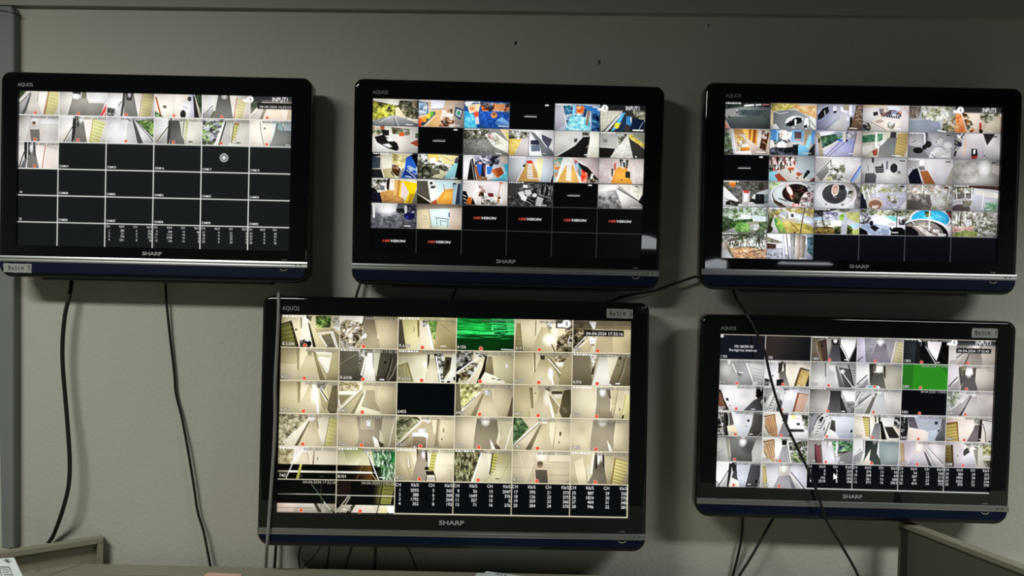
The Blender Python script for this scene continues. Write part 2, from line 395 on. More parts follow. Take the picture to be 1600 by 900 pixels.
T1 = ["B e8e2d8;N 453/675/232 8 0,0 18,0 0,35;P bbb 0,60 28,8 24,40 8,100 0,100;L fff 3 0,45 26,4;L 333 3 0,55 28,5;P 666 28,8 31,8 20,80 12,100 6,100;P d4ccc2 31,5 46,5 60,100 16,100;P efe8de 46,0 73,0 62,100 58,100 47,40;L 444 1.5 48,0 46,42;P a86 72,0 76,0 66,100 60,100;P d2cc94 76,0 100,0 98,60 88,100 66,100;H a9a26a 1.5 75,12 99,20 7 -2,14",
"B cfccc4;P ece8de 0,0 28,0 28,30 18,100 0,100;G 98958e 888580 50,20 50,100 28,25 60,25 62,45 95,45 90,100 18,100;P 555 28,0 46,0 44,12 28,12;P fff 28,6 42,8 40,30 30,28;L eee 4 60,0 61,35;P 776 48,0 57,0 57,25 46,25;P ddd 64,0 100,0 96,40 64,38;P eee 97,42 100,30 100,100 86,100;P e55 97,55 100,45 100,70 91,100 86,100;P d44 100,75 100,100 95,100",
"B e4e0d8;P f2f0ee 0,0 32,0 30,35 0,75;N 555/333/887 8 0,62 18,66 14,100 0,100;L 222 3 30,35 16,92;P ccc 22,60 34,45 30,100 16,100;P 444 34,0 38,0 37,50 33,100 29,100;P 7c7a76 38,0 56,0 66,100 36,100;P 333 40,0 54,0 52,30 42,30;O fff 47,6 5,16 .8;P eee6dc 56,0 76,0 69,100 66,100;L a64 2.5 75,0 68,100;P d4cc98 77,0 100,4 92,100 70,100;H a9a070 1.5 77,12 98,22 7 -1.5,13",
"B e6dccf;P efe6da 0,0 40,0 38,100 10,100;L a63 7 3,15 14,95;N 687/354/ac8 8 0,70 18,95 20,100 0,100;P 665 18,48 25,48 25,60 18,60;L bba 1.5 40,0 40,90;P dde 72,0 84,0 92,100 75,100;N 453/231/685 8 84,0 100,0 100,95;P 222 80,0 84,10 94,100 84,100;P f4f4f2 55,55 60,34 70,28 77,42 72,80 74,100 54,100;E 222 60,84 6,18;E 333 73,18 4,10;L 555 2 60,50 70,60",
"B dcd8d0;P e8e6e2 0,0 26,0 24,50 0,80;L 222 2.5 22,45 2,85;P aaa 0,80 24,55 20,100 0,100;P 665 24,65 28,70 22,100 16,100;G 55534f 7c7a76 45,0 45,100 33,0 57,0 68,100 24,100;O fff 46,4 8,16 .7;P e4dcd0 57,0 72,0 66,100 64,90;L a52 3 73,8 66,100;P dcd2a0 75,12 92,20 84,100 68,100;H b0a678 1.5 76,24 90,32 6 -1.5,13;P e8dfd0 92,20 100,0 100,100 84,100",
"B f0dcc8;N 6a6a50/454/887 7 0,16 32,16 0,80;L fff 3 0,85 30,34;P cfc8be 0,90 34,34 38,38 22,100 0,100;P 8a8278 36,36 42,38 30,100 22,100;P e0cdb8 43,36 70,32 80,100 30,100;P f4e2d0 72,20 96,20 90,100 80,95;P d8ccb0 96,36 100,36 100,100 88,100;L a86 2 95,36 88,100;G 333 777 0,0 100,0 0,0 100,0 100,16 0,16",
"B d0ccc6;P e0dcd6 0,0 28,0 26,50 18,100 0,100;O fff 40,18 12,26 .8;P dfdedc 54,8 100,8 100,34 54,36;L aaa 2 54,36 100,34;P c4c0bc 26,40 100,38 100,100 16,100;L ddd 5 24,56 18,78;E c8b8a8 38,36 6,10;E 776a60 38,30 5,6;P 77716a 28,55 52,54 53,98 31,98;L d8c4b4 5 53,58 58,74",
"B e8e2d8;P eeeae6 0,0 32,0 32,40 0,80;L 222 3 30,38 10,100;P bbb 12,100 32,50 34,65 28,100;P 333 30,0 37,0 36,60 31,100 27,100;P 77746f 38,18 52,18 60,100 32,100;P 444 37,0 44,0 42,40 38,45;O fff 46,10 7,22 .9;P eee6d8 53,0 73,0 65,100 60,100;L a74 2.5 72,8 66,98;P e0e0a0 73,10 97,22 84,100 66,100;H a8a860 2 74,20 96,32 7 -1.8,12",
"B e2e0e4;P d8d4d8 0,0 36,0 37,60 36,100 0,100;P c8c6c4 46,10 57,10 72,100 38,100;L 444 3 44,8 50,16;P 555 54,10 58,10 78,100 66,100;P ddd 58,12 100,88 98,100 78,100;N ad6/685/dea/453 9 62,14 100,5 100,80 80,45;L 333 2 60,13 100,92;L fff 1.5 58,14 96,92",
"B dcd8cc;P ebe8e6 0,0 32,0 30,42 0,72;L 222 3 28,36 6,90;P bbb 6,100 30,46 30,70 24,100;P 444 30,0 38,0 35,60 31,98 27,100;G 55534f 807e7c 45,20 50,100 37,10 52,10 65,100 32,100;P d0ccc4 52,0 64,0 62,70 58,68;L 333 2 63,0 60,65;P c4c494 66,6 73,8 66,96 63,70;H 998 1.5 66,20 72,24 6 -.8,12;L 444 4 73,88 80,88",
"B e0dccf;N dde/786/333/ac7 7 0,0 48,0 30,100 0,100;L fff 6 47,8 28,98;L 222 5 50,10 36,100;P bbb8b4 52,8 60,8 62,80 54,100 38,100;P ccc8c0 58,0 66,0 64,80 60,80;P b08a50 68,12 78,16 77,24 68,20;P c8c478 68,20 77,24 70,70 62,90;L 332 2 67,18 62,90;H 776 1.5 68,32 76,36 6 -1,11;L bba 1 97,50 88,88;L 555 4 73,88 80,88",
"B efe6d8;P e6dccc 24,0 60,0 48,100 34,100;L 444 1.5 24,8 28,55 35,100;P 887 33,28 38,28 38,36 33,36;G 777976 9b9c98 70,30 60,100 62,10 100,40 100,100 46,100;P dfe6e4 52,0 64,0 60,40 50,90;P 9ab0b0 66,8 78,8 78,40 66,36;P b4bcc4 80,8 100,8 100,40 80,38;L 667 1.5 100,42 80,40;L eee 4 86,92 94,92",
"B eee6e0;P f2eeea 0,0 14,0 14,40 0,80;L 222 4 14,40 2,98;P 777 4,100 16,62 22,62 18,100;P 333 14,0 22,0 21,70 15,60;P 77746f 24,20 40,20 52,100 22,100;P 444 24,0 32,0 30,50 24,50;O fff 32,22 6,24 .9;P 555 36,0 42,0 44,60 38,50;P e8e0d8 42,0 64,0 58,100 52,98;L a64 3 67,14 60,98;P e8dcd4 68,14 98,26 86,98 62,98;L 876 1.5 68,14 98,24"]

MSG = "B 040608;H 667 1.6 36,47 39,47 7 3.6,0;H eee 2.4 33,52 35.2,52 10 2.7,0;L fff 5 80,8 85,8;L fff 2 77.5,9 80,9"
T2 = ["B eeeadc;N 553/aa4/332/cc6 7 0,8 55,24 48,68 0,80;N 776/332/cb9/554 7 58,4 100,4 100,72 72,72 54,30;P e8d8b0 48,34 56,28 72,68 50,62;P e4dcc0 68,62 100,78 100,90 76,72;G b0b0b0 707274 50,60 50,100 0,82 46,60 66,68 100,90 100,100 0,100;L ddd 1.5 44,62 14,88;L ddd 1.5 47,62 58,100;L 555 2 46,62 50,98;L fff 3 73,93 88,94",
"B d8c0a8;P 5a7a9a 0,4 20,10 22,50 0,60;N 234/8ac/eee 9 0,10 18,14 18,48 0,60;L eee 2 0,18 14,10 20,30;P eef 26,0 58,0 54,30 28,34;L 357 2 28,34 56,30;P c8a070 34,36 54,36 48,100 18,100 35,60;P 245 0,88 34,40 38,50 10,98;E d63 4,78 5,11;E e93 13,72 5,11;E dc4 22,60 5,10;E 6a4 29,50 4,9;E c43 3,95 4,8;N fff/432/c86/eed 9 52,36 74,30 80,98 46,98;L 964 4 54,70 80,75;G c8b8b0 a09490 80,0 100,100 76,8 100,4 100,100 82,100;P 356 81,22 99,32 92,72 78,54;P dde 84,30 96,37 91,62 81,52;E 4a8 88,46 4,9;L eee 4 72,90 90,92",
"B 2a5a9a;P 4aa8d8 0,36 18,44 30,100 0,100;N 5bd/29c/8df 9 4,45 22,50 28,100 0,100;P f0dfb4 6,14 36,8 32,38 12,46;P fff 0,6 22,0 14,14 4,20;E e96 18,28 6,8;E e53 27,48 5,12;P ccd 24,60 32,56 34,84 26,86;N dde/c74/433/7ac 8 34,4 100,4 100,36 40,36;P d96 68,8 90,8 86,34 66,30;N 2658a8/3a6cb8/1c4488 5 34,38 66,36 100,50 100,96 40,96;E c85 66,50 7,11;E 753 66,46 4,5;P 7aaada 70,70 84,56 100,76 100,100 84,84;L 24a 2 74,70 100,92;L 9ce 2 70,78 92,98;E 258 36,92 7,9;L eee 3 76,90 98,90",
MSG,
"B b8c4d4;G d4d4dc a8a4b0 10,0 10,100 0,0 20,0 24,60 20,82 4,100 0,100;L fff 3 22,40 26,82;N 358/eed/8bd/224/59a 8 18,6 74,2 66,62 28,84;P d84 46,8 66,8 62,36 48,34;N fd8/c52/fc9 7 48,10 64,12 60,34 50,32;P 8cf 40,6 46,8 44,44 38,40;N 6bc/bee/59b/8de 6 34,44 76,50 82,98 24,98;P 876 72,24 78,24 74,80 68,76;P 3a7cb8 62,4 100,10 100,36 70,22;N 136/47a/124/6ac 8 80,28 100,34 100,100 82,98;L fff 4 84,10 94,12",
"B 3a3834;G e0dccc b4b0a0 10,20 40,80 0,24 52,18 22,90 2,100;H 998 1 2,40 46,26 5 0,14;H 998 1 8,30 4,92 5 9,-3;L 222 5 46,30 8,100;P ccc 46,28 50,30 16,100 10,100;P 58a0c8 48,30 56,26 40,86 24,100 30,84;P 234 52,40 60,40 54,98 36,98;P 3a78a8 58,42 70,40 70,76 58,70;P dde 66,46 70,44 70,72;N aa8/443/ddc/776 7 70,16 100,18 100,60 76,40;P 14223c 72,48 98,52 98,84 66,98;L 9bc 2 96,60 84,96;E fc3 38,76 5,11;L eb4 3 30,84 46,68;L fff 5 74,92 96,92;G 222 111 0,0 100,0 0,0 100,0 100,16 0,16",
"B e0dcd4;N 998/675/dca/554 8 0,4 26,14 16,34 0,40;P 222 20,14 36,16 36,36 22,38;P a64 16,0 26,0 26,14 18,14;E dba 20,40 5,5;P 221c1c 4,42 22,34 64,72 54,94 34,84 10,62;P fff 30,46 42,48 46,58 34,58;P eee 22,70 36,66 44,78 36,82;P eee 8,66 30,80 36,100 12,100;E a64 62,74 5,14;N 887/432/bba/786 8 40,4 82,10 78,34 44,30;E c63 64,32 6,10;E 876 76,26 6,8;P ddd6cc 48,40 84,34 80,98 62,96;P a54 82,62 100,48 100,76;N 342/675 7 94,26 100,24 100,46 94,42",
MSG,
"B 8a8a86;N 333/887/ddd/554 7 0,8 62,2 50,40 0,44;G 6a6a68 9a9a96 40,40 60,100 0,40 52,38 76,78 100,96 100,100 0,100;N 8a8a86/777774/999994 4 0,44 50,42 70,74 100,98 0,100;P e8e4d4 46,22 70,14 100,50 100,92 66,66;N eee/998/bba 6 50,30 70,20 90,60 70,62;N c55/eee/333 7 52,18 64,18 64,40 54,36;P e0c8a0 80,2 100,2 100,50;N 9b4/cc7 6 92,14 100,12 100,44;L fff 3 72,93 84,94",
"B ddd;N 443/ddd/998/554 7 0,4 46,10 42,34 0,38;N d8b860/c8a040/eeda90 6 0,36 28,36 14,98 0,98;P c0b8b4 30,36 45,30 46,98 12,98;H aaa 1 14,70 46,72 2 0,12;P 707478 46,6 56,12 100,84 100,98 74,98 64,50;P e4e4e6 56,4 100,4 100,98 96,60;P 556 72,16 96,34 88,68 74,44;L fff 3 60,10 84,64;P f4f4f8 46,44 58,40 68,58 74,98 46,98 44,70;P 334 48,40 64,38 68,50 66,56 48,56;P 667080 49,58 68,56 70,80 50,82;L ddd 2 74,88 82,90;L 668 2 44,10 44,98",
"B c8c6c2;G d4d2ce b4b2ac 20,0 20,100 0,0 64,0 62,22 46,56 4,98 0,98;L fff 1.5 4,96 46,56 62,20;P 44423e 44,30 52,28 50,42 44,44;P 1c1c1a 6,100 46,56 64,22 80,20 72,100;L 333 1 70,30 40,90;P 554 62,4 76,4 76,18 62,20;L fff 2 64,18 74,18;P fdfbe8 80,0 100,0 100,100 74,100 78,40;L fff 4 68,90 76,88;L bbb 2 72,62 78,50",
"B b4b2ae;G c0beba a4a29e 0,0 40,60 0,6 40,2 38,60 0,54;P 8a8884 8,28 18,28 18,42 8,42;P 1c1c1a 0,60 36,62 26,98 0,98;L ddd 2 2,58 38,62;N 665/ddd/443 6 40,10 60,6 58,46 44,50;N e0ded4/d0cec4/b8b6ac 5 44,50 60,14 66,18 76,98 24,98;P 3a3834 64,16 100,62 100,98 76,98;N d8c050/eedc80/a8a040 7 64,10 72,10 100,44 100,58 68,26;P 998 70,4 100,4 100,40;E fff 82,92 2,3",
"B e8e2c8;P 1c1c22 0,0 18,0 18,14 0,18;P 4a5462 0,16 18,20 18,62 0,64;L ccc 1.5 18,8 22,64;P 26282a 0,66 20,66 26,100 0,100;P f6f2dc 20,4 42,2 44,56 22,64;P b8b088 24,66 44,60 52,100 28,100;P d4c684 44,4 80,10 66,60 44,38;N ccb878/776a40/e8dcb0 8 46,6 76,12 68,50 48,34;P 4a3018 44,46 62,60 64,92 54,92 44,74;N 321/853/caa 7 46,44 58,50 58,68 46,62;L 111 4 42,76 48,90;P 888880 62,70 72,54 66,98 58,98;P 2a5cae 74,20 84,8 96,30 100,98 64,98 72,62;P 1a3a78 74,60 100,84 100,98 68,90;L cde 2.5 80,50 100,66;L cde 2.5 78,52 84,72 90,68;L dde 2.5 76,66 96,96;P a8b4c8 82,52 90,58 88,70 82,66;L cdd 2 90,62 100,70 96,84 90,76;P 0c0c10 82,0 100,0 100,60 92,30;L fff 3 74,90 86,94;L fff 4 82,4 88,4",
"B 2a2824;N 221/ddd/887/fff/443 7 0,2 62,2 84,70 40,98 16,98 0,60;P e0c060 22,2 46,2 46,28 26,34;P e8dca0 44,2 90,6 84,42 56,38;L a86 2 48,4 74,26 86,18;P ddd 26,18 40,14 40,36 28,40;N 111/887/443 7 0,44 34,40 30,98 0,98;P d0cfa8 50,62 66,72 56,98 32,92;P 6a6a58 30,66 48,62 50,78 32,84;P 9cd0d8 70,60 82,36 90,32 82,98 58,98;P 556 84,14 92,8 88,36 80,34;P 0a0a0a 92,4 100,2 100,100 82,100;L fff 3 74,92 88,94;N 221/fff 6 4,88 18,92 18,98 4,98",
"B ccc;P eceaea 0,2 20,2 12,98 0,98;P 1c1a18 16,20 22,14 30,98 10,98;L bbb 2 18,16 26,98;N 334/aab/dde/112 7 26,2 84,2 78,36 26,40;P 8a5a3a 24,36 40,60 42,98 32,98;P 8a6a50 30,90 60,84 62,98 32,98;P 2c62b4 30,36 42,38 42,74 36,82;P 223 42,30 50,34 50,86 40,86;L c66 2 46,40 49,76;E c9a 38,32 3,6;P 3a78c8 52,46 66,42 62,74 54,76;E 221 62,38 4,6;P ddd 54,76 66,72 66,86 58,98 54,96;P c87040 62,58 72,52 80,84 76,88;P a0502a 70,52 84,46 92,70 80,84;L e8b890 3 78,90 92,72;P 58b8d8 60,98 78,90 94,70 90,36 100,30 100,98;N 7cd/4ac/9df 8 80,88 96,60 100,98;P e8dccc 80,4 98,4 98,28 84,24;L 7cd 3 84,40 100,34",
"B c8ccd0;G e0e4e8 b0b4b8 30,0 10,100 0,0 40,0 36,30 18,100 0,100;P c09860 22,100 36,40 42,24 54,24 62,52 70,100;L 333 1.5 40,20 36,42;L eee 3 36,40 20,98;E 221 35,38 3,5;P c83828 40,18 52,16 54,28 42,28;N ddd/eee/ccc 5 43,30 52,30 56,84 42,84;H c09860 2.5 42,40 56,40 5 0,10;L fff 3 44,86 70,88;P ddd8e0 54,10 64,10 66,60 60,40;P e4dca8 62,8 78,6 74,96 66,80;G c8ccd4 a8b0b8 80,0 95,100 78,0 100,0 98,60 92,98 72,98;P 0c0c0c 100,62 100,100 94,100;L e88 3 84,6 92,6",
"B e4dcd4;N ccb/4a8/e83/eee/7bd 8 0,8 20,2 16,60 2,96 0,90;P fff 20,2 40,2 30,40 10,90 6,96;P d8a860 8,100 28,30 44,30 58,100;L f4dc90 3 22,40 10,98;L eed 3 44,30 60,96;N fff/ddc 5 30,6 40,6 40,96 28,90;H d8a860 2.5 26,56 42,56 4 0,12;N c55/ecc/9ab 8 44,6 54,16 56,70 50,56;P 5a8a8e 54,20 60,22 62,80 56,68;P e84030 62,46 74,54 74,98 62,92;N e53/fa8/c22 8 62,46 76,54 74,98 64,94;P 1c1814 54,20 84,44 100,84 100,98 74,98 76,62 62,46;N 222/ddd/543 8 76,62 100,90 100,98 74,98;P fff 84,62 90,62 86,84 82,82;G e0d4d0 c0acaa 60,0 100,80 52,0 100,0 100,84 78,42",
"B d8ccc8;V e4dcd8/c8b8b4/d4c4c4 7 0,6 42,4 30,98 0,98;V e4dcd8/d0c4bc/dccfca 7 64,4 100,6 100,98 72,98;P c86058 34,20 39,18 38,48 34,46;P 554 28,40 33,40 32,72 29,70;P e09c48 36,52 42,34 62,34 76,98 28,98;P 33302a 46,2 54,4 54,30 48,32;P 443 60,4 66,4 64,36 60,40;O fff 54,24 8,20 .7;P 221 54,14 58,14 59,34 55,34;L d88030 1.5 30,96 40,50;P 2a2c24 60,50 70,50 71,76 60,74;L 543 3 50,84 54,84;L e88 2 86,10 90,10",
"B e8e0d0;N fff/443/998/ccc 8 0,4 32,4 30,46 0,50;P 777 18,30 28,30 28,50 18,48;P 2a1c14 32,2 40,2 38,52 33,44;P e4dccc 40,2 50,4 50,48 40,48;P c09058 16,60 36,48 54,50 62,70 72,84 72,100 22,100;N c09058/b08048/cc9c64 6 20,60 50,52 70,94 24,98;P 1c1a30 0,60 18,58 24,100 0,100;P 111 0,40 8,44 14,58 0,60;P d8b070 50,4 58,6 54,70 49,68;P b88440 58,6 64,8 62,78 54,76;P f0c848 63,8 68,10 64,80 60,72;P e8d0d0 66,20 74,20 80,50 72,80 64,70;P f8d418 68,8 100,18 96,60 90,98 72,98 82,56;P c8a020 84,60 94,62 86,98 80,98;P 887 96,58 100,40 100,100 88,100;L fff 3 80,4 88,5",
"B d8d4c8;G 6a665a 4a463a 0,0 30,90 0,8 22,6 30,88 0,58;P 2c2418 0,60 31,96 28,100 0,100;P e8e8e4 24,6 40,4 42,82 32,92;P b06030 32,92 44,78 44,100 28,100;E 222 31,16 3,6;E 222 33,32 3,6;E 222 38,30 2,6;P c8e4ec 42,4 84,6 78,30 60,34 46,72;L 555 2 58,20 62,50;P 332 78,14 86,12 86,40 80,44;P d89440 44,98 46,76 62,40 82,36 84,64 78,100;P e8a850 64,44 80,44 76,80 56,78;P 9bc 80,20 92,14 88,96 78,98;P 345 90,16 96,14 94,98 84,98;L ccc 3 88,20 84,98;P 789 96,4 100,4 100,98 94,98;L fff 4 12,4 34,5",
"B e4dcd8;P eee8e4 0,4 34,4 32,98 22,98 8,46 0,46;L ccc 1.5 34,4 34,98;G e4dadc d0c4c4 50,0 50,60 36,4 84,4 82,60 40,60;P 111 0,44 8,44 14,70 24,98 0,98;H eee 3 2,60 8,66 3 1,14;P d87830 12,70 20,66 22,98 8,96;P 111 22,68 30,98 20,98;N 432/ecc/111 8 36,20 48,22 54,66 36,64;P 6a2c28 56,50 68,50 70,66 58,66;P ddd 48,50 56,50 56,64 48,64;N eee/c96/221/fff 8 42,68 84,62 90,98 42,96;E fff 74,72 4,8;E fff 86,78 4,8;L a55 2 84,10 80,60;L ccb 1.5 96,20 92,70;L c64 5 82,8 88,8",
"B 333;N 222/555/111/777 7 0,4 100,4 100,98 0,98;P 3c3c3c 0,6 30,6 22,50 0,60;H 777 1 8,8 6,80 5 6,-2;P ccc 22,44 34,38 40,62 30,66;P eee 34,12 44,14 44,26 34,24;P bbb 38,34 50,32 54,48 44,58 38,48;P ddd 28,52 44,60 40,80 30,72;P 1c1c1c 44,60 62,66 58,94 40,88;L ccc 2 42,78 54,90;L 999 2 46,68 58,80;E ccc 60,54 5,8;P bbb 66,58 80,66 74,98 62,96;H aaa 1.5 74,6 70,54 6 5,2;L 999 2 70,54 96,62;P 111 76,16 80,18 78,50 73,48;P 111 86,18 90,20 86,56 82,54;L fff 3 72,94 86,94",
MSG,
"B 9a9894;P f0ece8 0,4 44,4 46,22 0,34;N 777/aaa/555/999 5 0,38 34,24 70,98 0,98;O eee 8,30 30,24 .7;G e0dcd8 b0acaa 60,40 80,98 40,24 44,20 98,76 96,98 56,98;L bbb 1 26,34 60,98;P f0ece0 43,2 99,4 98,40 92,66;N e0dccc/ccc4b4/f0ece0 6 46,6 96,10 90,56;L 3a342c 3 42,18 92,68;P 111 100,40 100,84 90,70;L ccc 1 44,6 44,22;L 555 4 82,8 88,8;L fff 3 74,92 98,93",
"B 6a6c70;N 666870/55585c/7a7c80/44464a 6 0,25 100,25 100,100 0,100;G f0f0ee 8c8e90 40,0 40,40 0,0 58,0 54,30 40,40 6,38;O fff 36,30 24,26 .7;P e4e4e0 20,4 38,6 36,26 22,26;L aaa 1.5 26,8 26,24;P e8e8e4 2,8 8,8 8,60 4,60;P 222426 54,22 70,18 76,38 58,38;P ddd 72,8 80,8 78,44 74,42;N 334/dde/556 8 78,4 98,6 98,36 80,38;E 1c1c50 84,50 12,15;P 3a3a88 74,54 82,50 82,60 76,62;H 999 1 50,50 60,90 2 -20,0;L aaa 1 28,44 20,90;L fff 4 74,90 86,90",
"B e0d4bc;G 8a8070 a49a88 0,0 0,20 0,0 100,0 100,14 30,20 0,26;P d4c6a4 0,24 27,20 32,98 2,98;L 665 1 14,48 22,48 22,60 14,60;P a89c7c 26,22 29,20 34,96 31,96;G e4f8f8 b8d4d4 50,15 50,90 28,20 73,16 73,90 34,90;P c0c4b4 34,86 72,86 72,98 34,98;L 445 2.5 42,54 70,58;L 445 2 44,54 45,80;L 556 2 54,66 68,68;L 556 2 70,58 69,92;L 445 2 52,62 54,84;P 678 70,32 74,32 74,52 70,50;G e4d4c8 c8b4a4 80,0 90,98 74,14 100,12 100,98 72,98;L ccc0b4 1 86,50 84,86;L c97 3 82,8 88,8;L e8d8a8 2 0,98 100,98"]

